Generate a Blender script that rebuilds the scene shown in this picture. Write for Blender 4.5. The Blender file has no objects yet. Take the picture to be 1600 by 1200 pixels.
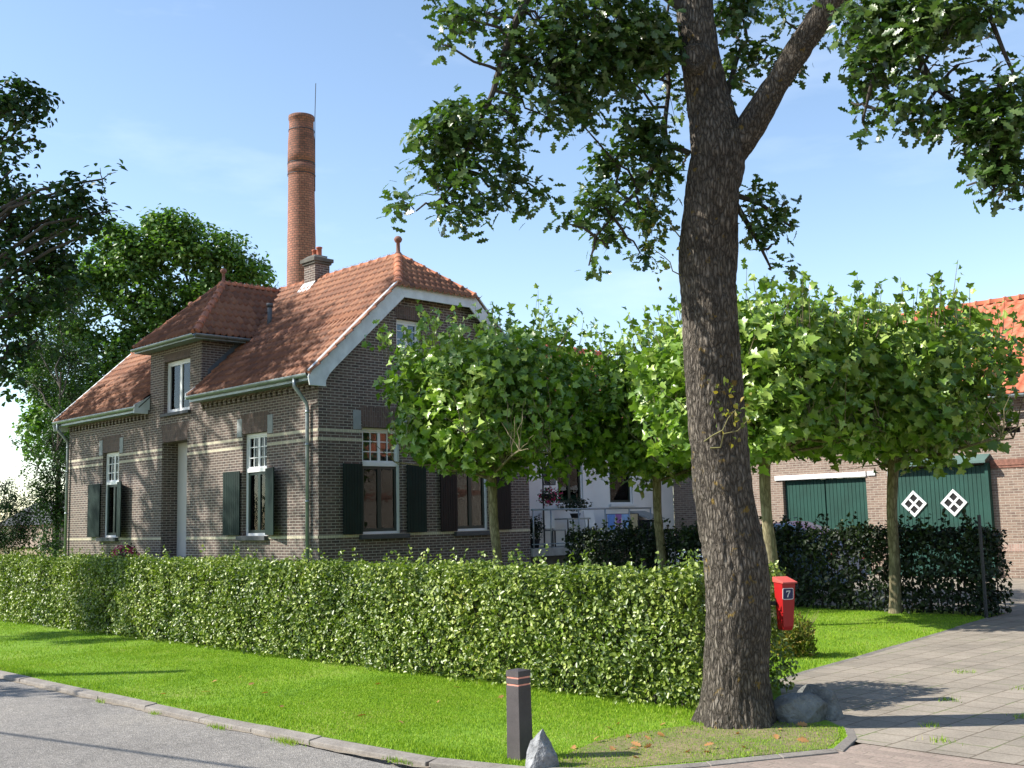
import bpy, bmesh, math, random
import numpy as np
from mathutils import Vector, Matrix, noise

rad = math.radians
rng = np.random.default_rng(7)
random.seed(7)
SC = bpy.context.scene
COL = SC.collection

# ------------------------------------------------------------------ camera
R = np.array([[0.6999, -0.1037, -0.7067],     # world X, Y, Z axes in camera space (right, down, forward)
              [0.7139, 0.0690, 0.6968],
              [-0.0235, -0.9922, 0.1223]])
u, s_, vt = np.linalg.svd(R); R = u @ vt
F = 1717.3
EYE = np.array([0, 0, 1.65])
cam_d = bpy.data.cameras.new('camera')
cam = bpy.data.objects.new('camera', cam_d)
COL.objects.link(cam)
cam_d.sensor_width = 36.0
cam_d.lens = F / 1600 * 36
cam_d.clip_start = 0.05
cam_d.clip_end = 3000
cam.matrix_world = Matrix([[R[i, 0], -R[i, 1], -R[i, 2], EYE[i]] for i in range(3)] + [[0, 0, 0, 1]])
SC.camera = cam
RT = R[:, 0].copy(); RT[2] = 0; RT /= np.linalg.norm(RT)          # horizontal right of the view
FW = np.array([-RT[1], RT[0], 0])                                  # horizontal forward

def at(px, py, d):
    """world point on the ray of a photo pixel at forward distance d"""
    return EYE + R @ np.array([(px - 800) / F, (py - 600) / F, 1.0]) * d

def W(lat, dep, z=0.0):
    return RT * lat + FW * dep + np.array([0, 0, z])

# ------------------------------------------------------------------ light
SUN_EL = rad(38)
to_sun = -RT * math.cos(SUN_EL) + np.array([0, 0, math.sin(SUN_EL)])
to_sun = to_sun - FW * 0.04; to_sun /= np.linalg.norm(to_sun)
world = bpy.data.worlds.new('World'); SC.world = world
world.use_nodes = True
nt = world.node_tree
sky = nt.nodes.new('ShaderNodeTexSky'); sky.sky_type = 'NISHITA'; sky.sun_disc = False
sky.sun_elevation = SUN_EL
sky.sun_rotation = math.atan2(to_sun[0], to_sun[1])
sky.altitude = 20; sky.air_density = 1.0; sky.dust_density = 0.25; sky.ozone_density = 0.7
bg = nt.nodes['Background']; bg.inputs['Strength'].default_value = 0.145
# thin high cirrus in the sky
tc = nt.nodes.new('ShaderNodeTexCoord')
mp = nt.nodes.new('ShaderNodeMapping'); mp.inputs['Scale'].default_value = (1.2, 2.2, 7.0)
mp.inputs['Rotation'].default_value = (0.1, 0.35, 0.4)
nz = nt.nodes.new('ShaderNodeTexNoise'); nz.inputs['Scale'].default_value = 2.1
nz.inputs['Detail'].default_value = 7; nz.inputs['Roughness'].default_value = 0.55
cr = nt.nodes.new('ShaderNodeValToRGB')
cr.color_ramp.elements[0].position = 0.56; cr.color_ramp.elements[0].color = (0, 0, 0, 1)
cr.color_ramp.elements[1].position = 0.85; cr.color_ramp.elements[1].color = (0.16, 0.16, 0.16, 1)
mx = nt.nodes.new('ShaderNodeMixRGB'); mx.inputs[2].default_value = (7.4, 7.8, 8.4, 1)
nt.links.new(tc.outputs['Generated'], mp.inputs[0]); nt.links.new(mp.outputs[0], nz.inputs['Vector'])
nt.links.new(nz.outputs['Fac'], cr.inputs[0]); nt.links.new(cr.outputs[0], mx.inputs[0])
nt.links.new(sky.outputs[0], mx.inputs[1]); nt.links.new(mx.outputs[0], bg.inputs[0])

sun_d = bpy.data.lights.new('sun', 'SUN'); sun = bpy.data.objects.new('sun', sun_d); COL.objects.link(sun)
sun_d.energy = 5.0; sun_d.angle = rad(0.53); sun_d.color = (1.0, 0.95, 0.86)
sun.rotation_euler = Vector(-to_sun).to_track_quat('-Z', 'Y').to_euler()
SC.view_settings.view_transform = 'Standard'; SC.view_settings.look = 'None'
SC.view_settings.exposure = 0.8; SC.view_settings.gamma = 1

# ------------------------------------------------------------------ materials
def newmat(name):
    m = bpy.data.materials.new(name); m.use_nodes = True
    return m, m.node_tree.nodes, m.node_tree.links, m.node_tree.nodes['Principled BSDF']

def ramp(N, stops):
    r = N.new('ShaderNodeValToRGB'); e = r.color_ramp.elements
    while len(e) < len(stops): e.new(0.5)
    for k, (p, c) in enumerate(stops):
        e[k].position = p; e[k].color = (*c, 1)
    return r

def noise_node(N, L, scale, detail=4, rough=0.55, vec=None):
    n = N.new('ShaderNodeTexNoise'); n.inputs['Scale'].default_value = scale
    n.inputs['Detail'].default_value = detail; n.inputs['Roughness'].default_value = rough
    if vec is None:
        g = N.new('ShaderNodeTexCoord'); vec = g.outputs['Object']
    L.new(vec, n.inputs['Vector'])
    return n

def add_bump(N, L, b, h, strength=0.3, dist=0.01):
    bp = N.new('ShaderNodeBump'); bp.inputs['Strength'].default_value = strength
    bp.inputs['Distance'].default_value = dist
    L.new(h, bp.inputs['Height']); L.new(bp.outputs[0], b.inputs['Normal'])

def plain(name, col, rough=0.6, var=0.15, scale=6.0, bump=0.1, metal=0.0, bd=0.004, scale2=None, spec=0.5):
    """painted or weathered surface: colour mottled by noise at two scales, with a fine bump"""
    m, N, L, b = newmat(name)
    n = noise_node(N, L, scale, 6)
    c = np.array(col)
    r = ramp(N, [(0.3, tuple(c * (1 - var))), (0.7, tuple(np.minimum(c * (1 + var), 1)))])
    L.new(n.outputs['Fac'], r.inputs[0]); L.new(r.outputs[0], b.inputs['Base Color'])
    b.inputs['Roughness'].default_value = rough; b.inputs['Metallic'].default_value = metal
    b.inputs['Specular IOR Level'].default_value = spec
    n2 = noise_node(N, L, scale2 or scale * 12, 4)
    add_bump(N, L, b, n2.outputs['Fac'], bump * 3, bd)
    return m

def wall_vec(N, L, rot=False):
    g = N.new('ShaderNodeTexCoord'); s = N.new('ShaderNodeSeparateXYZ'); L.new(g.outputs['Object'], s.inputs[0])
    a = N.new('ShaderNodeMath'); a.operation = 'ADD'; L.new(s.outputs[0], a.inputs[0]); L.new(s.outputs[1], a.inputs[1])
    c = N.new('ShaderNodeCombineXYZ')
    if rot:
        L.new(s.outputs[2], c.inputs[0]); L.new(a.outputs[0], c.inputs[1])
    else:
        L.new(a.outputs[0], c.inputs[0]); L.new(s.outputs[2], c.inputs[1])
    return c.outputs[0], g

def brick(name, c1, c2, c3, mortar, rot=False, vec_uv=False, bw=0.215, bh=0.062, msize=0.0055, dirt=0.25, hue_scale=0.5):
    m, N, L, b = newmat(name)
    if vec_uv:
        g = N.new('ShaderNodeTexCoord'); v = g.outputs['UV']
    else:
        v, g = wall_vec(N, L, rot)
    t = N.new('ShaderNodeTexBrick'); L.new(v, t.inputs['Vector'])
    t.inputs['Scale'].default_value = 1; t.inputs['Brick Width'].default_value = bw
    t.inputs['Row Height'].default_value = bh; t.inputs['Mortar Size'].default_value = msize
    t.inputs['Mortar Smooth'].default_value = 0.35; t.inputs['Bias'].default_value = -0.1
    t.inputs['Color1'].default_value = (*c1, 1); t.inputs['Color2'].default_value = (*c2, 1)
    t.inputs['Mortar'].default_value = (*mortar, 1)
    n = noise_node(N, L, hue_scale, 5, vec=v)
    r = ramp(N, [(0.35, (0, 0, 0)), (0.7, (1, 1, 1))]); L.new(n.outputs['Fac'], r.inputs[0])
    n3 = noise_node(N, L, 9.0, 3, vec=v)
    r3 = ramp(N, [(0.42, (0, 0, 0)), (0.62, (1, 1, 1))]); L.new(n3.outputs['Fac'], r3.inputs[0])
    mm = N.new('ShaderNodeMath'); mm.operation = 'MULTIPLY'; L.new(r3.outputs[0], mm.inputs[0])
    inv = N.new('ShaderNodeMath'); inv.operation = 'SUBTRACT'; inv.inputs[0].default_value = 1; L.new(t.outputs['Fac'], inv.inputs[1])
    L.new(inv.outputs[0], mm.inputs[1])
    mixa = N.new('ShaderNodeMixRGB'); mixa.inputs[2].default_value = (*c3, 1)
    sc = N.new('ShaderNodeMath'); sc.operation = 'MULTIPLY'; sc.inputs[1].default_value = 0.55
    L.new(mm.outputs[0], sc.inputs[0]); L.new(sc.outputs[0], mixa.inputs[0]); L.new(t.outputs['Color'], mixa.inputs[1])
    mixb = N.new('ShaderNodeMixRGB'); mixb.blend_type = 'MULTIPLY'; mixb.inputs[2].default_value = (0.55, 0.53, 0.5, 1)
    sd = N.new('ShaderNodeMath'); sd.operation = 'MULTIPLY'; sd.inputs[1].default_value = dirt * 2
    L.new(r.outputs[0], sd.inputs[0]); L.new(sd.outputs[0], mixb.inputs[0]); L.new(mixa.outputs[0], mixb.inputs[1])
    L.new(mixb.outputs[0], b.inputs['Base Color'])
    b.inputs['Roughness'].default_value = 0.85
    ad = N.new('ShaderNodeMath'); ad.operation = 'ADD'
    nf = noise_node(N, L, 60, 3, vec=v); ml = N.new('ShaderNodeMath'); ml.operation = 'MULTIPLY'; ml.inputs[1].default_value = 0.4
    L.new(nf.outputs['Fac'], ml.inputs[0]); L.new(ml.outputs[0], ad.inputs[0]); L.new(inv.outputs[0], ad.inputs[1])
    add_bump(N, L, b, ad.outputs[0], 0.9, 0.006)
    return m

def tile_mat(name, c1, c2, c3, moss):
    m, N, L, b = newmat(name)
    g = N.new('ShaderNodeTexCoord')
    fl = N.new('ShaderNodeVectorMath'); fl.operation = 'FLOOR'; L.new(g.outputs['UV'], fl.inputs[0])
    wn = N.new('ShaderNodeTexWhiteNoise'); wn.noise_dimensions = '2D'; L.new(fl.outputs[0], wn.inputs['Vector'])
    n = noise_node(N, L, 0.55, 5); n2 = noise_node(N, L, 14, 4)
    a1 = N.new('ShaderNodeMath'); a1.operation = 'MULTIPLY_ADD'; a1.inputs[1].default_value = 0.30; a1.inputs[2].default_value = 0.0
    L.new(wn.outputs['Value'], a1.inputs[0])
    a2 = N.new('ShaderNodeMath'); a2.operation = 'ADD'; L.new(a1.outputs[0], a2.inputs[0]); 
    a3 = N.new('ShaderNodeMath'); a3.operation = 'MULTIPLY'; a3.inputs[1].default_value = 0.6; L.new(n.outputs['Fac'], a3.inputs[0]); L.new(a3.outputs[0], a2.inputs[1])
    r = ramp(N, [(0.12, c1), (0.42, c2), (0.8, c3)]); L.new(a2.outputs[0], r.inputs[0])
    rm = ramp(N, [(0.55, (0, 0, 0)), (0.75, (0.7, 0.7, 0.7))]); L.new(n2.outputs['Fac'], rm.inputs[0])
    mx = N.new('ShaderNodeMixRGB'); mx.inputs[2].default_value = (*moss, 1); L.new(rm.outputs[0], mx.inputs[0]); L.new(r.outputs[0], mx.inputs[1])
    L.new(mx.outputs[0], b.inputs['Base Color']); b.inputs['Roughness'].default_value = 0.75
    add_bump(N, L, b, n2.outputs['Fac'], 0.4, 0.004)
    return m

def leaf_mat(name, dark, mid, light, trans=0.35, rough=0.45, tcol=None, spec=0.4, yellow=None):
    m, N, L, b = newmat(name)
    at_ = N.new('ShaderNodeAttribute'); at_.attribute_name = 'rnd'
    n = noise_node(N, L, 0.9, 3)
    ma = N.new('ShaderNodeMath'); ma.operation = 'MULTIPLY_ADD'; ma.inputs[1].default_value = 0.7; L.new(at_.outputs['Fac'], ma.inputs[0])
    mb = N.new('ShaderNodeMath'); mb.operation = 'MULTIPLY_ADD'; mb.inputs[1].default_value = 0.8; mb.inputs[2].default_value = -0.25
    L.new(n.outputs['Fac'], mb.inputs[0]); L.new(mb.outputs[0], ma.inputs[2])
    st = [(0.1, dark), (0.5, mid), (0.88, light)]
    if yellow: st.append((0.97, yellow))
    r = ramp(N, st); L.new(ma.outputs[0], r.inputs[0])
    L.new(r.outputs[0], b.inputs['Base Color'])
    b.inputs['Roughness'].default_value = rough; b.inputs['Specular IOR Level'].default_value = spec
    tr = N.new('ShaderNodeBsdfTranslucent')
    tm = N.new('ShaderNodeMixRGB'); tm.blend_type = 'MULTIPLY'; tm.inputs[0].default_value = 1
    tm.inputs[2].default_value = (*(tcol or (1.5, 1.9, 0.55)), 1); L.new(r.outputs[0], tm.inputs[1])
    L.new(tm.outputs[0], tr.inputs[0])
    mix = N.new('ShaderNodeMixShader'); mix.inputs[0].default_value = trans
    L.new(b.outputs[0], mix.inputs[1]); L.new(tr.outputs[0], mix.inputs[2])
    L.new(mix.outputs[0], N['Material Output'].inputs[0])
    return m

def bark_mat(name, c1, c2, c3, scale=1.0, lichen=None, bump=0.8):
    m, N, L, b = newmat(name)
    g = N.new('ShaderNodeTexCoord'); mpn = N.new('ShaderNodeMapping'); mpn.inputs['Scale'].default_value = (27 * scale, 27 * scale, 7.5 * scale)
    L.new(g.outputs['Object'], mpn.inputs[0])
    v = N.new('ShaderNodeTexVoronoi'); v.feature = 'DISTANCE_TO_EDGE'; v.inputs['Scale'].default_value = 1.4
    n = noise_node(N, L, 1.1, 6, vec=mpn.outputs[0])
    wv = N.new('ShaderNodeVectorMath'); wv.operation = 'MULTIPLY_ADD'; wv.inputs[1].default_value = (1.3, 1.3, 1.3); L.new(n.outputs['Color'], wv.inputs[0]); L.new(mpn.outputs[0], wv.inputs[2])
    L.new(wv.outputs[0], v.inputs['Vector'])
    r = ramp(N, [(0.0, c1), (0.13, c2), (0.42, c3)]); L.new(v.outputs['Distance'], r.inputs[0])
    n2 = noise_node(N, L, 5 * scale, 5)
    r2 = ramp(N, [(0.3, (0.6, 0.6, 0.6)), (0.7, (1.2, 1.2, 1.2))]); L.new(n2.outputs['Fac'], r2.inputs[0])
    mu = N.new('ShaderNodeMixRGB'); mu.blend_type = 'MULTIPLY'; mu.inputs[0].default_value = 1
    L.new(r.outputs[0], mu.inputs[1]); L.new(r2.outputs[0], mu.inputs[2])
    out = mu.outputs[0]
    if lichen:
        n4 = noise_node(N, L, 11, 5); r4 = ramp(N, [(0.63, (0, 0, 0)), (0.70, (0.8, 0.8, 0.8))]); L.new(n4.outputs['Fac'], r4.inputs[0])
        ml = N.new('ShaderNodeMixRGB'); ml.inputs[2].default_value = (*lichen, 1); L.new(r4.outputs[0], ml.inputs[0]); L.new(out, ml.inputs[1]); out = ml.outputs[0]
    L.new(out, b.inputs['Base Color']); b.inputs['Roughness'].default_value = 0.9; b.inputs['Specular IOR Level'].default_value = 0.2
    ad = N.new('ShaderNodeMath'); ad.operation = 'MULTIPLY_ADD'; ad.inputs[1].default_value = 0.6
    L.new(n.outputs['Fac'], ad.inputs[0])
    mn = N.new('ShaderNodeMath'); mn.operation = 'MINIMUM'; mn.inputs[1].default_value = 0.35; L.new(v.outputs['Distance'], mn.inputs[0]); 
    sc2 = N.new('ShaderNodeMath'); sc2.operation = 'MULTIPLY'; sc2.inputs[1].default_value = 2.5; L.new(mn.outputs[0], sc2.inputs[0]); L.new(sc2.outputs[0], ad.inputs[2])
    add_bump(N, L, b, ad.outputs[0], bump, 0.035)
    return m

def glass_mat(name, tint=(0.7, 0.75, 0.75), alpha=0.8):
    m, N, L, b = newmat(name)
    gl = N.new('ShaderNodeBsdfGlossy'); gl.inputs['Roughness'].default_value = 0.02; gl.inputs[0].default_value = (0.52, 0.56, 0.60, 1)
    tr = N.new('ShaderNodeBsdfTransparent'); tr.inputs[0].default_value = (*tint, 1)
    fr = N.new('ShaderNodeFresnel'); fr.inputs[0].default_value = 1.45
    a = N.new('ShaderNodeMath'); a.operation = 'MULTIPLY_ADD'; a.inputs[1].default_value = 1.0; a.inputs[2].default_value = 0.03
    L.new(fr.outputs[0], a.inputs[0])
    # old panes are slightly wavy
    n = noise_node(N, L, 3.0, 2); bp = N.new('ShaderNodeBump'); bp.inputs['Strength'].default_value = 0.15; bp.inputs['Distance'].default_value = 0.02
    L.new(n.outputs['Fac'], bp.inputs['Height']); L.new(bp.outputs[0], gl.inputs['Normal'])
    mix = N.new('ShaderNodeMixShader'); L.new(a.outputs[0], mix.inputs[0]); L.new(tr.outputs[0], mix.inputs[1]); L.new(gl.outputs[0], mix.inputs[2])
    L.new(mix.outputs[0], N['Material Output'].inputs[0])
    return m

M = {}
M['brick'] = brick('dark_brown_brick', (0.112, 0.078, 0.065), (0.048, 0.036, 0.034), (0.20, 0.13, 0.105), (0.40, 0.36, 0.31), msize=0.0085)
M['brick_arch'] = brick('brown_soldier_brick', (0.125, 0.078, 0.062), (0.075, 0.05, 0.043), (0.17, 0.105, 0.08), (0.20, 0.175, 0.155), rot=True)
M['brick_band'] = brick('pale_yellow_brick', (0.60, 0.54, 0.39), (0.50, 0.46, 0.34), (0.66, 0.60, 0.46), (0.36, 0.33, 0.28), rot=True, bw=0.3, bh=0.062)
M['brick_barn'] = brick('brown_barn_brick', (0.27, 0.19, 0.145), (0.15, 0.10, 0.08), (0.36, 0.265, 0.21), (0.44, 0.39, 0.325), msize=0.0075, dirt=0.15)
M['brick_stack'] = brick('orange_red_chimney_brick', (0.36, 0.13, 0.08), (0.20, 0.07, 0.048), (0.50, 0.26, 0.17), (0.10, 0.06, 0.045), vec_uv=True, bw=0.36, bh=0.17, msize=0.022, dirt=0.4, hue_scale=0.35)
M['brick_sooty'] = brick('sooty_chimney_brick', (0.40, 0.15, 0.09), (0.22, 0.09, 0.06), (0.09, 0.055, 0.045), (0.09, 0.06, 0.045), vec_uv=True, bw=0.36, bh=0.17, msize=0.022, dirt=0.5, hue_scale=0.6)
M['render_white'] = plain('white_plaster', (0.80, 0.78, 0.76), 0.8, 0.07, 1.5, 0.15)
M['tile_old'] = tile_mat('weathered_orange_tile', (0.10, 0.046, 0.030), (0.23, 0.092, 0.048), (0.40, 0.18, 0.092), (0.14, 0.095, 0.062))
M['tile_new'] = tile_mat('bright_orange_tile', (0.42, 0.115, 0.055), (0.50, 0.145, 0.072), (0.58, 0.20, 0.11), (0.5, 0.14, 0.08))
M['ridge'] = plain('orange_ridge_clay', (0.42, 0.15, 0.07), 0.75, 0.35, 4.0, 0.15)
M['white'] = plain('white_paint', (0.74, 0.75, 0.75), 0.4, 0.05, 3.0, 0.03)
M['board'] = plain('weathered_white_board', (0.60, 0.64, 0.66), 0.6, 0.14, 5.0, 0.12)
M['zinc'] = plain('zinc', (0.25, 0.30, 0.31), 0.45, 0.2, 4.0, 0.05, metal=0.6)
M['lead'] = plain('lead_flashing', (0.10, 0.11, 0.12), 0.6, 0.2, 4.0, 0.1)
M['shutter'] = plain('dark_green_shutter_paint', (0.009, 0.022, 0.018), 0.6, 0.2, 3.0, 0.05, spec=0.2)
M['sash_dark'] = plain('dark_green_sash', (0.012, 0.03, 0.024), 0.4, 0.2, 6.0, 0.03)
M['shutter_brown'] = plain('faded_brown_black_shutter_paint', (0.018, 0.014, 0.013), 0.6, 0.2, 3.0, 0.05, spec=0.2)
M['barn_green'] = plain('green_door_paint', (0.012, 0.062, 0.047), 0.45, 0.18, 2.0, 0.06)
M['barn_green_light'] = plain('pale_green_sheet', (0.085, 0.15, 0.135), 0.6, 0.2, 3.0, 0.06)  # canopy sheet in a paler green than the doors
M['stone'] = plain('grey_stone', (0.27, 0.29, 0.29), 0.8, 0.15, 6.0, 0.2)
M['sill'] = plain('dark_sill_stone', (0.055, 0.058, 0.065), 0.6, 0.2, 8.0, 0.1)
M['concrete'] = plain('weathered_concrete', (0.30, 0.29, 0.27), 0.85, 0.25, 5.0, 0.3)
M['glass'] = glass_mat('window_glass')
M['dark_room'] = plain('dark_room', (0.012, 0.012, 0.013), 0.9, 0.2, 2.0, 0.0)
M['lace'] = plain('lace_curtain', (0.55, 0.57, 0.58), 0.9, 0.15, 30.0, 0.2)
M['lace_grey'] = plain('grey_net_curtain', (0.20, 0.23, 0.24), 0.9, 0.2, 20.0, 0.2)
M['blind'] = plain('beige_blind', (0.42, 0.32, 0.24), 0.9, 0.1, 10.0, 0.1)
M['grey_panel'] = plain('grey_white_door_panel', (0.60, 0.57, 0.54), 0.5, 0.04, 1.0, 0.03)
M['metal_dark'] = plain('dark_metal', (0.04, 0.04, 0.045), 0.5, 0.2, 6.0, 0.05, metal=0.5)
M['galv'] = plain('galvanised_steel', (0.30, 0.34, 0.36), 0.45, 0.15, 8.0, 0.05, metal=0.6)
M['red'] = plain('red_mailbox_paint', (0.40, 0.014, 0.016), 0.35, 0.10, 5.0, 0.03)
M['blue_plate'] = plain('blue_enamel', (0.008, 0.02, 0.10), 0.2, 0.1, 5.0, 0.01)
M['plastic_black'] = plain('black_recycled_plastic', (0.060, 0.050, 0.050), 0.65, 0.2, 10.0, 0.15)
M['reflect_red'] = plain('red_white_reflector', (0.75, 0.30, 0.22), 0.35, 0.2, 20.0, 0.02)
M['rock'] = plain('pale_granite', (0.24, 0.245, 0.25), 0.8, 0.55, 9.0, 0.5, bd=0.02, scale2=25)
M['rock_dark'] = plain('dark_grey_boulder', (0.16, 0.165, 0.16), 0.85, 0.45, 8.0, 0.5, bd=0.02, scale2=25)  # darker grey than the pale granite, mottled at random
M['soot'] = plain('sooty_cement', (0.10, 0.095, 0.08), 0.9, 0.4, 4.0, 0.3)
M['terracotta'] = plain('terracotta_pot', (0.36, 0.11, 0.06), 0.8, 0.25, 9.0, 0.2)
M['rust'] = plain('rusty_clay_finial', (0.22, 0.10, 0.07), 0.85, 0.35, 12.0, 0.3)
M['oak_leaf'] = leaf_mat('oak_leaf', (0.018, 0.042, 0.010), (0.048, 0.095, 0.020), (0.13, 0.19, 0.06), 0.25, 0.33, spec=0.6)
M['oak_leaf_far'] = leaf_mat('far_oak_leaf', (0.012, 0.030, 0.009), (0.026, 0.060, 0.015), (0.05, 0.10, 0.025), 0.25, 0.5)
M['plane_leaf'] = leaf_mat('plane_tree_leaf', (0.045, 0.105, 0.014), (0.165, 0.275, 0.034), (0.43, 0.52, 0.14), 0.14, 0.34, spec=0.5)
M['ash_leaf'] = leaf_mat('ash_leaf', (0.045, 0.10, 0.018), (0.095, 0.18, 0.032), (0.20, 0.30, 0.075), 0.25, 0.4)
M['hedge_leaf'] = leaf_mat('beech_hedge_leaf', (0.045, 0.085, 0.014), (0.15, 0.21, 0.028), (0.36, 0.42, 0.09), 0.14, 0.40, spec=0.5, yellow=(0.32, 0.30, 0.06))
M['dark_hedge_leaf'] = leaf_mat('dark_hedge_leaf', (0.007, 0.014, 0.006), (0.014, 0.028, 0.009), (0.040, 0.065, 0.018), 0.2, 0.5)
M['shrub_leaf'] = leaf_mat('shrub_leaf', (0.015, 0.035, 0.012), (0.03, 0.065, 0.02), (0.06, 0.11, 0.035), 0.25, 0.5)
M['spiky_leaf'] = leaf_mat('yellow_green_leaf', (0.06, 0.10, 0.015), (0.16, 0.19, 0.03), (0.36, 0.24, 0.05), 0.3, 0.5)
M['pink'] = leaf_mat('pink_petal', (0.35, 0.01, 0.07), (0.55, 0.02, 0.12), (0.75, 0.16, 0.28), 0.3, 0.6, tcol=(1, .6, .7))
M['dry_leaf'] = leaf_mat('dry_leaf', (0.22, 0.09, 0.03), (0.42, 0.20, 0.07), (0.6, 0.4, 0.18), 0.2, 0.7, tcol=(1, .8, .5))
M['oak_bark'] = bark_mat('oak_bark', (0.048, 0.040, 0.032), (0.135, 0.114, 0.092), (0.24, 0.208, 0.172), 1.0, lichen=(0.26, 0.17, 0.035))
M['plane_bark'] = bark_mat('plane_bark', (0.12, 0.10, 0.06), (0.20, 0.17, 0.10), (0.30, 0.26, 0.17), 0.5, bump=0.15)
M['twig'] = plain('twig_bark', (0.05, 0.042, 0.034), 0.9, 0.3, 10, 0.2)
M['green_stem'] = plain('green_stem', (0.16, 0.15, 0.05), 0.8, 0.3, 10, 0.1)

def grass_mat():
    m, N, L, b = newmat('grass_blades')
    a = N.new('ShaderNodeAttribute'); a.attribute_name = 'rnd'
    n = noise_node(N, L, 1.1, 7, 0.65)
    r = ramp(N, [(0.05, (0.10, 0.21, 0.018)), (0.45, (0.235, 0.40, 0.016)), (0.8, (0.36, 0.50, 0.035)), (0.95, (0.44, 0.41, 0.15))])
    ma = N.new('ShaderNodeMath'); ma.operation = 'MULTIPLY_ADD'; ma.inputs[1].default_value = 0.75
    mb = N.new('ShaderNodeMath'); mb.operation = 'MULTIPLY_ADD'; mb.inputs[1].default_value = 1.0; mb.inputs[2].default_value = -0.38
    L.new(n.outputs['Fac'], mb.inputs[0]); L.new(mb.outputs[0], ma.inputs[2]); L.new(a.outputs['Fac'], ma.inputs[0])
    L.new(ma.outputs[0], r.inputs[0]); L.new(r.outputs[0], b.inputs['Base Color'])
    b.inputs['Roughness'].default_value = 0.6; b.inputs['Specular IOR Level'].default_value = 0.25
    tr = N.new('ShaderNodeBsdfTranslucent'); L.new(r.outputs[0], tr.inputs[0])
    mix = N.new('ShaderNodeMixShader'); mix.inputs[0].default_value = 0.3
    L.new(b.outputs[0], mix.inputs[1]); L.new(tr.outputs[0], mix.inputs[2]); L.new(mix.outputs[0], N['Material Output'].inputs[0])
    return m
M['grass'] = grass_mat()

def ground_mat(name, stops, s1=0.8, s2=14, bump=0.5, s3=None, rough=0.95):
    m, N, L, b = newmat(name)
    n1 = noise_node(N, L, s1, 6); n2 = noise_node(N, L, s2, 6, 0.65)
    a = N.new('ShaderNodeMath'); a.operation = 'MULTIPLY_ADD'; a.inputs[1].default_value = 0.5
    h = N.new('ShaderNodeMath'); h.operation = 'MULTIPLY'; h.inputs[1].default_value = 0.5
    L.new(n1.outputs['Fac'], h.inputs[0]); L.new(n2.outputs['Fac'], a.inputs[0]); L.new(h.outputs[0], a.inputs[2])
    r = ramp(N, stops); L.new(a.outputs[0], r.inputs[0]); L.new(r.outputs[0], b.inputs['Base Color'])
    b.inputs['Roughness'].default_value = rough; b.inputs['Specular IOR Level'].default_value = 0.25
    n3 = noise_node(N, L, s3 or s2 * 8, 3); add_bump(N, L, b, n3.outputs['Fac'], bump, 0.006)
    return m, N, L, b
M['soil'] = ground_mat('lawn_soil', [(0.35, (0.10, 0.19, 0.014)), (0.5, (0.16, 0.29, 0.02)), (0.62, (0.22, 0.30, 0.05)), (0.7, (0.26, 0.20, 0.10))])[0]
M['worn'] = ground_mat('worn_lawn_soil', [(0.38, (0.12, 0.19, 0.03)), (0.5, (0.20, 0.17, 0.09)), (0.62, (0.30, 0.23, 0.14))], 2.5, 22)[0]
M['field'] = ground_mat('stubble_field', [(0.3, (0.18, 0.14, 0.07)), (0.5, (0.30, 0.22, 0.12)), (0.7, (0.16, 0.18, 0.06))], 0.05, 2)[0]
M['wood_floor'] = ground_mat('shaded_soil', [(0.3, (0.03, 0.03, 0.018)), (0.6, (0.07, 0.06, 0.04))])[0]

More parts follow.
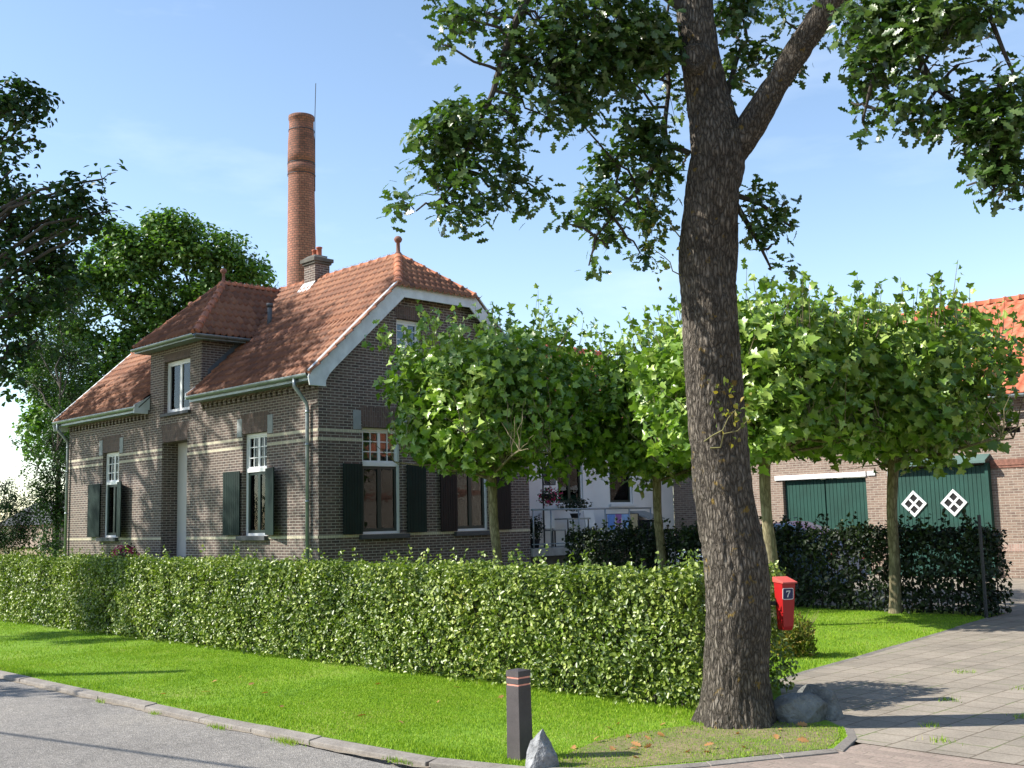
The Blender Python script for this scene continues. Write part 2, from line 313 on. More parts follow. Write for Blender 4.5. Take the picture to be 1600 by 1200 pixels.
def asphalt_mat():
    """surface dressed asphalt: light chippings in a dark binder, patches, fine cracks and a gritty edge by the kerb"""
    m, N, L, b = newmat('worn_asphalt')
    v = N.new('ShaderNodeTexVoronoi'); v.inputs['Scale'].default_value = 85; g = N.new('ShaderNodeTexCoord'); L.new(g.outputs['Object'], v.inputs['Vector'])
    sp = N.new('ShaderNodeSeparateColor'); L.new(v.outputs['Color'], sp.inputs[0])
    r = ramp(N, [(0.0, (0.165, 0.155, 0.14)), (0.45, (0.225, 0.207, 0.188)), (0.8, (0.265, 0.245, 0.222)), (1.0, (0.36, 0.335, 0.305))]); L.new(sp.outputs[0], r.inputs[0])
    n = noise_node(N, L, 0.45, 7, 0.6); r2 = ramp(N, [(0.32, (0.80, 0.80, 0.80)), (0.5, (1, 1, 1)), (0.7, (1.14, 1.12, 1.08))]); L.new(n.outputs['Fac'], r2.inputs[0])
    n3 = noise_node(N, L, 9, 6, 0.7); r3 = ramp(N, [(0.3, (0.84, 0.84, 0.85)), (0.7, (1.14, 1.13, 1.12))]); L.new(n3.outputs['Fac'], r3.inputs[0])
    mu = N.new('ShaderNodeMixRGB'); mu.blend_type = 'MULTIPLY'; mu.inputs[0].default_value = 1; L.new(r.outputs[0], mu.inputs[1]); L.new(r2.outputs[0], mu.inputs[2])
    mu2 = N.new('ShaderNodeMixRGB'); mu2.blend_type = 'MULTIPLY'; mu2.inputs[0].default_value = 1; L.new(mu.outputs[0], mu2.inputs[1]); L.new(r3.outputs[0], mu2.inputs[2])
    # cracks
    wn = noise_node(N, L, 2.2, 4); ad = N.new('ShaderNodeVectorMath'); ad.operation = 'MULTIPLY_ADD'; ad.inputs[1].default_value = (0.5, 0.5, 0.5)
    L.new(wn.outputs['Color'], ad.inputs[0]); L.new(g.outputs['Object'], ad.inputs[2])
    vc = N.new('ShaderNodeTexVoronoi'); vc.feature = 'DISTANCE_TO_EDGE'; vc.inputs['Scale'].default_value = 0.42; L.new(ad.outputs[0], vc.inputs['Vector'])
    rc = ramp(N, [(0.0, (1, 1, 1)), (0.006, (0, 0, 0))]); L.new(vc.outputs['Distance'], rc.inputs[0])
    nm = noise_node(N, L, 0.8, 3); rm = ramp(N, [(0.5, (0, 0, 0)), (0.6, (0.75, 0.75, 0.75))]); L.new(nm.outputs['Fac'], rm.inputs[0])
    mm = N.new('ShaderNodeMath'); mm.operation = 'MULTIPLY'; L.new(rc.outputs[0], mm.inputs[0]); L.new(rm.outputs[0], mm.inputs[1])
    mc_ = N.new('ShaderNodeMixRGB'); mc_.inputs[2].default_value = (0.06, 0.055, 0.05, 1); L.new(mm.outputs[0], mc_.inputs[0]); L.new(mu2.outputs[0], mc_.inputs[1])
    L.new(mc_.outputs[0], b.inputs['Base Color']); b.inputs['Roughness'].default_value = 0.85; b.inputs['Specular IOR Level'].default_value = 0.3
    add_bump(N, L, b, v.outputs['Distance'], 0.8, 0.006)
    return m
M['asphalt'] = asphalt_mat()
def kerb_mat():
    m, N, L, b = ground_mat('kerb_concrete', [(0.3, (0.15, 0.13, 0.115)), (0.5, (0.24, 0.215, 0.19)), (0.7, (0.33, 0.30, 0.265))], 4, 30, 0.5, 90, 0.9)
    return m
M['kerb'] = kerb_mat()

def paver_mat(name, bw, bh, c1, c2, mortar, ms, moss=True, swap=True, off=0.5):
    m, N, L, b = newmat(name)
    g = N.new('ShaderNodeTexCoord'); s = N.new('ShaderNodeSeparateXYZ'); L.new(g.outputs['Object'], s.inputs[0])
    c = N.new('ShaderNodeCombineXYZ')
    L.new(s.outputs[1 if swap else 0], c.inputs[0]); L.new(s.outputs[0 if swap else 1], c.inputs[1])
    # slabs have settled a little, so the joints wander
    nw = noise_node(N, L, 0.8, 2); sb = N.new('ShaderNodeVectorMath'); sb.operation = 'MULTIPLY_ADD'
    sb.inputs[1].default_value = (0.06, 0.06, 0); L.new(nw.outputs['Color'], sb.inputs[0]); L.new(c.outputs[0], sb.inputs[2])
    t = N.new('ShaderNodeTexBrick'); L.new(sb.outputs[0], t.inputs['Vector'])
    t.offset = off
    t.inputs['Scale'].default_value = 1; t.inputs['Brick Width'].default_value = bw; t.inputs['Row Height'].default_value = bh
    t.inputs['Mortar Size'].default_value = ms; t.inputs['Mortar Smooth'].default_value = 0.3
    t.inputs['Color1'].default_value = (*c1, 1); t.inputs['Color2'].default_value = (*c2, 1); t.inputs['Mortar'].default_value = (*mortar, 1)
    n = noise_node(N, L, 1.3, 6, 0.6); r = ramp(N, [(0.3, (0.78, 0.77, 0.75)), (0.7, (1.12, 1.1, 1.06))]); L.new(n.outputs['Fac'], r.inputs[0])
    n2 = noise_node(N, L, 60, 5, 0.7); r2 = ramp(N, [(0.3, (0.75, 0.75, 0.75)), (0.7, (1.2, 1.2, 1.2))]); L.new(n2.outputs['Fac'], r2.inputs[0])
    mu = N.new('ShaderNodeMixRGB'); mu.blend_type = 'MULTIPLY'; mu.inputs[0].default_value = 1
    L.new(t.outputs['Color'], mu.inputs[1]); L.new(r.outputs[0], mu.inputs[2])
    mu2 = N.new('ShaderNodeMixRGB'); mu2.blend_type = 'MULTIPLY'; mu2.inputs[0].default_value = 1
    L.new(mu.outputs[0], mu2.inputs[1]); L.new(r2.outputs[0], mu2.inputs[2])
    out = mu2.outputs[0]
    if moss:
        n4 = noise_node(N, L, 1.6, 5, 0.7); r4 = ramp(N, [(0.52, (0, 0, 0)), (0.66, (1, 1, 1))]); L.new(n4.outputs['Fac'], r4.inputs[0])
        f = N.new('ShaderNodeMath'); f.operation = 'MULTIPLY'; L.new(r4.outputs[0], f.inputs[0]); L.new(t.outputs['Fac'], f.inputs[1])
        mg = N.new('ShaderNodeMixRGB'); mg.inputs[2].default_value = (0.12, 0.19, 0.04, 1); L.new(f.outputs[0], mg.inputs[0]); L.new(out, mg.inputs[1]); out = mg.outputs[0]
    L.new(out, b.inputs['Base Color']); b.inputs['Roughness'].default_value = 0.9; b.inputs['Specular IOR Level'].default_value = 0.25
    iv = N.new('ShaderNodeMath'); iv.operation = 'SUBTRACT'; iv.inputs[0].default_value = 1; L.new(t.outputs['Fac'], iv.inputs[1])
    ad = N.new('ShaderNodeMath'); ad.operation = 'MULTIPLY_ADD'; ad.inputs[1].default_value = 0.3; L.new(n2.outputs['Fac'], ad.inputs[0]); L.new(iv.outputs[0], ad.inputs[2])
    add_bump(N, L, b, ad.outputs[0], 0.7, 0.008)
    return m
M['slab'] = paver_mat('concrete_slabs', 0.30, 0.30, (0.335, 0.295, 0.25), (0.28, 0.25, 0.21), (0.19, 0.16, 0.125), 0.008)
M['clinker'] = paver_mat('pink_brick_apron', 0.20, 0.10, (0.37, 0.295, 0.255), (0.29, 0.235, 0.205), (0.31, 0.26, 0.22), 0.008, moss=False, swap=False)

# ------------------------------------------------------------------ object helpers
def link(o):
    COL.objects.link(o); return o

def wloc(o):
    v = Vector((0, 0, 0))
    while o is not None:
        v += o.location; o = o.parent
    return v

def tag(o, label=None, cat=None, group=None, kind=None):
    if label: o['label'] = label
    if cat: o['category'] = cat
    if group: o['group'] = group
    if kind: o['kind'] = kind
    return o

def empty(name, loc, label, cat, group=None):
    o = bpy.data.objects.new(name, None); link(o); o.location = loc; o.empty_display_size = 0.3
    return tag(o, label, cat, group)

def mesh_obj(name, verts, faces, mat, parent=None, uvs=None, rnd=None, smooth=False):
    """verts Nx3 in world coordinates; faces list of tuples or a (n,k) array"""
    v = np.asarray(verts, dtype=np.float64)
    off = np.array(wloc(parent)) if parent is not None else np.zeros(3)
    me = bpy.data.meshes.new(name)
    v = v - off
    if isinstance(faces, np.ndarray):
        me.vertices.add(len(v)); me.vertices.foreach_set('co', v.astype(np.float32).ravel())
        n, k = faces.shape
        me.loops.add(n * k); me.loops.foreach_set('vertex_index', faces.astype(np.int32).ravel())
        me.polygons.add(n); me.polygons.foreach_set('loop_start', np.arange(0, n * k, k, dtype=np.int32))
        me.update(calc_edges=True)
    else:
        me.from_pydata([tuple(p) for p in v], [], faces)
        me.update()
    if uvs is not None:
        ul = me.uv_layers.new(name='UVMap')
        li = np.zeros(len(me.loops), dtype=np.int32); me.loops.foreach_get('vertex_index', li)
        ul.data.foreach_set('uv', np.asarray(uvs, dtype=np.float32)[li].ravel())
    if rnd is not None:
        at_ = me.attributes.new('rnd', 'FLOAT', 'POINT'); at_.data.foreach_set('value', np.asarray(rnd, dtype=np.float32))
    if smooth:
        me.polygons.foreach_set('use_smooth', np.ones(len(me.polygons), dtype=bool))
    me.materials.append(mat)
    o = bpy.data.objects.new(name, me); link(o)
    if parent is not None: o.parent = parent
    return o

class MB:
    def __init__(s): s.v = []; s.f = []
    def add(s, vs, fs):
        o = len(s.v); s.v += [tuple(map(float, p)) for p in vs]; s.f += [tuple(i + o for i in f) for f in fs]; return s
    def box(s, x0, x1, y0, y1, z0, z1):
        x0, x1 = sorted((x0, x1)); y0, y1 = sorted((y0, y1)); z0, z1 = sorted((z0, z1))
        return s.add([(x0, y0, z0), (x1, y0, z0), (x1, y1, z0), (x0, y1, z0), (x0, y0, z1), (x1, y0, z1), (x1, y1, z1), (x0, y1, z1)],
                     [(0, 3, 2, 1), (4, 5, 6, 7), (0, 1, 5, 4), (1, 2, 6, 5), (2, 3, 7, 6), (3, 0, 4, 7)])
    def rbox(s, c, sx, sy, sz, rz=0.0, ry=0.0, rx=0.0):
        m = Matrix.Rotation(rz, 3, 'Z') @ Matrix.Rotation(ry, 3, 'Y') @ Matrix.Rotation(rx, 3, 'X')
        p = [m @ Vector((a * sx / 2, b * sy / 2, d * sz / 2)) + Vector(c) for d in (-1, 1) for a, b in ((-1, -1), (1, -1), (1, 1), (-1, 1))]
        return s.add(p, [(0, 3, 2, 1), (4, 5, 6, 7), (0, 1, 5, 4), (1, 2, 6, 5), (2, 3, 7, 6), (3, 0, 4, 7)])
    def prism(s, pts, d):
        """extrude a 3D polygon by vector d"""
        n = len(pts); p = [Vector(a) for a in pts]; q = [a + Vector(d) for a in p]
        return s.add(p + q, [tuple(range(n))[::-1], tuple(range(n, 2 * n))] + [(i, (i + 1) % n, (i + 1) % n + n, i + n) for i in range(n)])
    def tube(s, path, r, n=8, caps=True):
        path = [Vector(p) for p in path]
        rs = r if hasattr(r, '__len__') else [r] * len(path)
        rings = []; up = None
        for i, p in enumerate(path):
            t = (path[min(i + 1, len(path) - 1)] - path[max(i - 1, 0)]).normalized()
            if up is None:
                up = Vector((0, 0, 1)) if abs(t.z) < 0.9 else Vector((1, 0, 0))
            a = t.cross(up).normalized(); b = a.cross(t).normalized(); up = b
            rings.append([p + (a * math.cos(2 * math.pi * k / n) + b * math.sin(2 * math.pi * k / n)) * rs[i] for k in range(n)])
        o = len(s.v)
        for g in rings: s.v += [tuple(q) for q in g]
        for i in range(len(rings) - 1):
            for k in range(n):
                s.f.append((o + i * n + k, o + i * n + (k + 1) % n, o + (i + 1) * n + (k + 1) % n, o + (i + 1) * n + k))
        if caps:
            s.f.append(tuple(o + k for k in range(n))[::-1]); s.f.append(tuple(o + (len(rings) - 1) * n + k for k in range(n)))
        return s
    def lathe(s, c, prof, n=16):
        """prof: list of (r, z)"""
        o = len(s.v)
        for r, z in prof:
            for k in range(n):
                s.v.append((c[0] + r * math.cos(2 * math.pi * k / n), c[1] + r * math.sin(2 * math.pi * k / n), c[2] + z))
        for i in range(len(prof) - 1):
            for k in range(n):
                s.f.append((o + i * n + k, o + i * n + (k + 1) % n, o + (i + 1) * n + (k + 1) % n, o + (i + 1) * n + k))
        s.f.append(tuple(o + k for k in range(n))[::-1]); s.f.append(tuple(o + (len(prof) - 1) * n + k for k in range(n)))
        return s
    def build(s, name, mat, parent=None, bevel=0.0, smooth=False, kind=None):
        o = mesh_obj(name, s.v, s.f, mat, parent)
        bm = bmesh.new(); bm.from_mesh(o.data)
        bmesh.ops.recalc_face_normals(bm, faces=bm.faces)
        if bevel:
            bmesh.ops.bevel(bm, geom=[e for e in bm.edges if len(e.link_faces) == 2 and e.calc_face_angle(0) > 0.5], offset=bevel, segments=2, affect='EDGES', profile=0.6)
        if smooth:
            for f in bm.faces: f.smooth = True
        bm.to_mesh(o.data); bm.free()
        if kind: o['kind'] = kind
        return o

def sheet(name, pts, z, mat, kind='structure'):
    o = mesh_obj(name, [(p[0], p[1], z) for p in pts], [tuple(range(len(pts)))], mat)
    bm = bmesh.new(); bm.from_mesh(o.data); bmesh.ops.triangulate(bm, faces=bm.faces); bmesh.ops.recalc_face_normals(bm, faces=bm.faces)
    for f in bm.faces:
        if f.normal.z < 0: f.normal_flip()
    bm.to_mesh(o.data); bm.free()
    o['kind'] = kind
    return o

# ---- leaf templates: verts (x across, y along, z up), faces grouped by size
def tpl_simple(w=0.32, fold=0.10, curl=0.1):
    v = np.array([(0, 0, 0), (-w * .8, .3, fold), (-w, .6, fold), (0, 1, -curl), (w, .6, fold), (w * .8, .3, fold)])
    return v, np.array([(0, 3, 2, 1), (0, 5, 4, 3)])
def tpl_lobed(side, fold=0.12, curl=0.12):
    """side: outline points of the right half from base to tip; halves become fans of quads round the midrib"""
    n = len(side)
    mid = [(0, y, -curl * y * y) for (_, y) in side]
    rt = [(x, y + dy, fold * x * 1.5 - curl * y * y) for (x, y), dy in zip(side, [0] * n)]
    lf = [(-x, y, z) for (x, y, z) in rt]
    v = np.array(mid + rt + lf); f = []
    for i in range(n - 1):
        f.append((i, n + i, n + i + 1, i + 1)); f.append((i, i + 1, 2 * n + i + 1, 2 * n + i))
    return v, np.array(f)
OAK = tpl_lobed([(0.01, 0), (0.05, .12), (.21, .22), (.10, .33), (.30, .46), (.14, .58), (.27, .74), (.13, .84), (.12, .97), (0.01, 1.0)])
_pl = [(0, 0, 0)]
def tpl_palmate():
    pts = [(0, 0), (.30, -.10), (.46, .02), (.36, .20), (.62, .40), (.40, .52), (.30, .50), (.22, .72), (0, 1.0)]
    c = (0, .28, -0.02)
    v = [c]; 
    for x, y in pts: v.append((x, y, .42 * abs(x) - .30 * y * y))
    n = len(pts)
    for x, y in pts[1:-1]: v.append((-x, y, .42 * abs(x) - .30 * y * y))
    ring = list(range(1, n + 1)) + list(range(n + 1, n + n - 1))[::-1]
    f = []
    for i in range(0, len(ring), 2):
        f.append((0, ring[i], ring[(i + 1) % len(ring)], ring[(i + 2) % len(ring)]))
    return np.array(v, dtype=float), np.array(f)
PLANE = tpl_palmate()
SIMPLE = tpl_simple()
NARROW = tpl_simple(0.14, 0.04, 0.2)

def unit(a):
    return a / np.maximum(np.linalg.norm(a, axis=-1, keepdims=True), 1e-9)

def leaves(name, pos, nrm, size, tpl, mat, parent=None, jit=0.5, updir=None, rg=None, rnd=None):
    rg = rg or rng
    n = len(pos); nrm = unit(nrm + rg.normal(0, jit, (n, 3)))
    ref = rg.normal(0, 1, (n, 3)) if updir is None else updir + rg.normal(0, 0.45, (n, 3))
    y = unit(ref - nrm * np.sum(ref * nrm, 1, keepdims=True)); x = np.cross(y, nrm)
    T, Fc = tpl
    size = np.broadcast_to(size, (n,)) * (1 if np.ndim(size) else 1)
    v = pos[:, None, :] + size[:, None, None] * (T[None, :, 0:1] * x[:, None, :] + T[None, :, 1:2] * y[:, None, :] + T[None, :, 2:3] * nrm[:, None, :])
    k = len(T)
    f = (Fc[None] + (np.arange(n) * k)[:, None, None]).reshape(-1, Fc.shape[1])
    r = np.repeat(rg.random(n) if rnd is None else rnd, k)
    return mesh_obj(name, v.reshape(-1, 3), f, mat, parent, rnd=r)

def noise3(p, s, seed=0):
    """cheap smooth value noise on numpy points, about -1..1"""
    q = p * s + seed * 17.3
    i = np.floor(q).astype(np.int64); f = q - i; f = f * f * (3 - 2 * f)
    def h(a, b, c):
        n = (a * 374761393 + b * 668265263 + c * 2147483647 + seed * 974711) & 0xffffffff
        n = ((n ^ (n >> 13)) * 1274126177) & 0xffffffff
        return ((n ^ (n >> 16)) & 0xffff) / 32767.5 - 1
    out = 0
    for dx in (0, 1):
        for dy in (0, 1):
            for dz in (0, 1):
                w = (f[:, 0] if dx else 1 - f[:, 0]) * (f[:, 1] if dy else 1 - f[:, 1]) * (f[:, 2] if dz else 1 - f[:, 2])
                out = out + w * h(i[:, 0] + dx, i[:, 1] + dy, i[:, 2] + dz)
    return out

def catmull(pts, m):
    P = [np.array(p, float) for p in pts]; P = [2 * P[0] - P[1]] + P + [2 * P[-1] - P[-2]]
    out = []
    for i in range(1, len(P) - 2):
        for t in np.linspace(0, 1, m, endpoint=False):
            a, b, c, d = P[i - 1:i + 3]
            out.append(0.5 * ((2 * b) + (c - a) * t + (2 * a - 5 * b + 4 * c - d) * t * t + (3 * b - a - 3 * c + d) * t ** 3))
    out.append(P[-2]); return np.array(out)
# ==== END HELPERS

# ================================================================== SETTING
VERGE = [(-60, 5.0), (-14, 5.02), (-9, 5.06), (-7.4, 5.12), (-6.1, 5.2), (-5.3, 5.42), (-4.85, 5.75), (-4.57, 6.25), (-4.33, 6.75), (-4.13, 7.14), (-4.27, 7.6), (-4.46, 7.9)]
DRIVE_L = [(-5.5, 8.7), (-6.2, 9.75), (-6.32, 10.4), (-6.45, 11.8), (-6.6, 13.0), (-6.9, 15.4), (-7.12, 17.06), (-7.2, 17.95)]
sheet('ground', [(-600, -300), (500, -300), (500, 700), (-600, 700)], -0.16, M['field'])
sheet('lawn', VERGE + DRIVE_L + [(-60, 17.95)], 0.0, M['soil'])
wp = [(-5.25, 5.50), (-4.87, 5.80), (-4.60, 6.28), (-4.36, 6.76), (-4.17, 7.14), (-4.30, 7.55), (-4.5, 7.86), (-4.9, 7.95), (-5.35, 7.5), (-5.55, 6.9), (-5.6, 6.3), (-5.45, 5.8)]
sheet('worn_ground', wp, 0.004, M['worn'])
sheet('back_garden', [(-60, 17.95), (-20.3, 17.95), (-20.3, 45), (-60, 45)], -0.004, M['soil'])
sheet('yard', [(-20.3, 17.95), (-7.2, 17.95)] + DRIVE_L[::-1][1:] + [(-4.46, 7.9), (-4.27, 7.6), (-4.13, 7.5), (9, 7.5), (9, 30), (-20.3, 30)], -0.008, M['slab'])
sheet('apron', [(-6.0, 4.6), (12, 4.6), (12, 7.5), (-4.1, 7.5), (-4.13, 7.14), (-4.33, 6.75), (-4.57, 6.25), (-4.85, 5.75), (-5.3, 5.42)], -0.012, M['clinker'])
sheet('road', [(-200, -1.2), (60, -1.2), (60, 4.95), (-200, 4.95)], -0.042, M['asphalt'])

def ribbon(path, w, z0, z1, mb, gap=0.003, seg=1.0):
    """kerb stones laid end to end along a path (offset to the right of it)"""
    P = [Vector((p[0], p[1], 0)) for p in path]
    for a, b in zip(P[:-1], P[1:]):
        L_ = (b - a).length; n = max(1, round(L_ / seg)); d = (b - a) / n; t = d.normalized(); nn = Vector((t.y, -t.x, 0))
        for k in range(n):
            p = a + d * k + t * gap; q = a + d * (k + 1) - t * gap
            zz = z1 + random.uniform(-.005, .005)
            j = random.uniform(-.004, .004)
            vs = [p + nn * j, q + nn * j, q + nn * (w + j), p + nn * (w + j)]
            mb.add([(v.x, v.y, z0) for v in vs] + [(v.x, v.y, zz - (0.012 if i > 1 else 0)) for i, v in enumerate(vs)],
                   [(0, 3, 2, 1), (4, 5, 6, 7), (0, 1, 5, 4), (1, 2, 6, 5), (2, 3, 7, 6), (3, 0, 4, 7)])
mb = MB(); ribbon(VERGE[:6], 0.125, -0.16, 0.006, mb)
mb.build('kerb', M['kerb'], None, bevel=0.008)['kind'] = 'structure'
mb = MB(); ribbon(VERGE[5:], 0.07, -0.16, 0.006, mb, seg=0.8)
mb.build('edging_strip', M['kerb'], None, bevel=0.005)['kind'] = 'structure'
mb = MB(); ribbon([(-6.2, 9.75), (-6.32, 10.4), (-6.45, 11.8), (-6.6, 13.0), (-6.9, 15.4), (-7.12, 17.06)], 0.06, -0.16, 0.006, mb, seg=0.9)
mb.build('driveway_edging', M['kerb'], None, bevel=0.005)['kind'] = 'structure'

# ================================================================== HOUSE
X0, XL, Y0, Y1 = -19.31, -31.95, 13.28, 19.55
YR = 16.45
HB = Vector((X0, Y0, 0))
house = empty('brick_house', HB, 'dark brick house with orange tiled roof, green shutters and a dormer, behind the beech hedge', 'house')
EV = 12.95; ZE = 4.80; SL = 0.93
def roof_z(y): return ZE + SL * (y - EV) if y < YR else ZE + SL * (2 * YR - EV - y)
ZR = roof_z(YR)

def wall_poly(mb, loop, holes, axis, plane, depth, inward):
    """wall slab made of rectangles between holes; loop = (a0,a1,z0,z1) box; openings cut by gridding"""
    a0, a1, z0, z1 = loop
    A = sorted(set([a0, a1] + [h[0] for h in holes] + [h[1] for h in holes])); Z = sorted(set([z0, z1] + [h[2] for h in holes] + [h[3] for h in holes]))
    for i in range(len(A) - 1):
        # merge vertically where possible
        j = 0
        while j < len(Z) - 1:
            cx = (A[i] + A[i + 1]) / 2
            def solid(k): cz = (Z[k] + Z[k + 1]) / 2; return not any(h[0] < cx < h[1] and h[2] < cz < h[3] for h in holes)
            if not solid(j): j += 1; continue
            k = j
            while k < len(Z) - 1 and solid(k): k += 1
            if axis == 'Y': mb.box(A[i], A[i + 1], plane, plane + depth * inward, Z[j], Z[k])
            else: mb.box(plane, plane + depth * inward, A[i], A[i + 1], Z[j], Z[k])
            j = k

FW_ = [(-29.68, -28.68, 1.42, 3.74), (-22.33, -21.30, 1.42, 3.74)]
DOOR = (-26.22, -24.93, 0.91, 3.80)
DW = (-26.18, -24.83, 4.53, 5.86)
GW = [(14.42, 15.52, 1.40, 3.73), (17.14, 18.20, 1.40, 3.73)]
UW = (15.40, 16.15, 5.55, 6.25)
mb = MB()
T = 0.32
wall_poly(mb, (XL, X0, 0, 4.70), FW_ + [DOOR] + [(DW[0], DW[1], 4.53, 4.70)], 'Y', Y0, T, 1)
wall_poly(mb, (Y0 + T, Y1, 0, 4.70), GW, 'X', X0, T, -1)
mb.box(XL, XL + T, Y0 + T, Y1, 0, 4.70); mb.box(XL + T, X0 - T, Y1 - T, Y1, 0, 4.70)
# gable upper parts, clipped under the roof, with the attic window left open
def gable(x, inward, hole):
    zt = ZR - 1.13 - 0.10
    ys = sorted(set([Y0, 15.25, UW[0], UW[1], 17.65, Y1]))
    for a, b in zip(ys[:-1], ys[1:]):
        za, zb = min(roof_z(a) - .14, zt), min(roof_z(b) - .14, zt)
        if hole and abs(a - UW[0]) < 1e-6:
            mb.prism([(x, a, 4.70), (x, b, 4.70), (x, b, UW[2]), (x, a, UW[2])], (inward * T, 0, 0))
            mb.prism([(x, a, UW[3]), (x, b, UW[3]), (x, b, zb), (x, a, za)], (inward * T, 0, 0))
        else:
            mb.prism([(x, a, 4.70), (x, b, 4.70), (x, b, zb), (x, a, za)], (inward * T, 0, 0))
gable(X0, -1, True); gable(XL, 1, False)
mb.build('wall', M['brick'], house)
mb = MB()   # pale brick bands, a little proud
P_ = 0.003
for z in (1.35, 3.41, 3.60):
    hole = lambda a, b: [a, b]
    segs = [(XL, FW_[0][0] - .0), (FW_[0][1], DOOR[0]), (DOOR[1], FW_[1][0]), (FW_[1][1], X0 + P_)] if z > 2 else [(XL, DOOR[0]), (DOOR[1], X0 + P_)]
    for a, b in segs: mb.box(a, b, Y0 - P_, Y0 + .02, z, z + .058)
    g = [(Y0 - P_, GW[0][0]), (GW[0][1], GW[1][0]), (GW[1][1], Y1)] if z > 2 else [(Y0 - P_, Y1)]
    for a, b in g: mb.box(X0 - .02, X0 + P_ * 1.3, a, b, z, z + .058)
mb.build('brick_band', M['brick_band'], house)
# flat arches and grey corner stones over the openings
def one_arch(pts, d): MB().prism(pts, d).build('brick_arch', M['brick_arch'], house)
def one_stone(*b): MB().box(*b).build('corner_stone', M['stone'], house, bevel=.006)
for (a, b, z0, z1) in FW_ + [DOOR]:
    one_arch([(a + .02, Y0 - .004, z1), (b - .02, Y0 - .004, z1), (b + .09, Y0 - .004, z1 + .42), ((a + b) / 2, Y0 - .004, z1 + .47), (a - .09, Y0 - .004, z1 + .42)], (0, .03, 0))
    if z0 > 1:
        for s, e in ((a - .24, a - .03), (b + .03, b + .24)): one_stone(s, e, Y0 - .012, Y0 + .02, z1 - .06, z1 + .36)
for (a, b, z0, z1) in GW + [UW]:
    h = .42 if z1 < 5 else .25
    one_arch([(X0 + .004, a + .02, z1), (X0 + .004, b - .02, z1), (X0 + .004, b + .09, z1 + h), (X0 + .004, (a + b) / 2, z1 + h + .04), (X0 + .004, a - .09, z1 + h)], (-.03, 0, 0))
    if z1 < 5:
        for s, e in ((a - .24, a - .03), (b + .03, b + .24)): one_stone(X0 - .02, X0 + .012, s, e, z1 - .06, z1 + .36)
one_arch([(DW[0] + .02, Y0 - .004, DW[3]), (DW[1] - .02, Y0 - .004, DW[3]), (DW[1] + .05, Y0 - .004, DW[3] + .2), (DW[0] - .05, Y0 - .004, DW[3] + .2)], (0, .03, 0))
# brick dentils under the gutter
for ca, cb in ((XL, -26.93), (-24.27, X0)):
    mb = MB(); mb.box(ca, cb, Y0 - .05, Y0, 4.60, 4.70); x = ca + .06
    while x < cb - .1: mb.box(x, x + .10, Y0 - .05, Y0 - .001, 4.48, 4.61); x += .215
    mb.build('cornice', M['brick'], house)

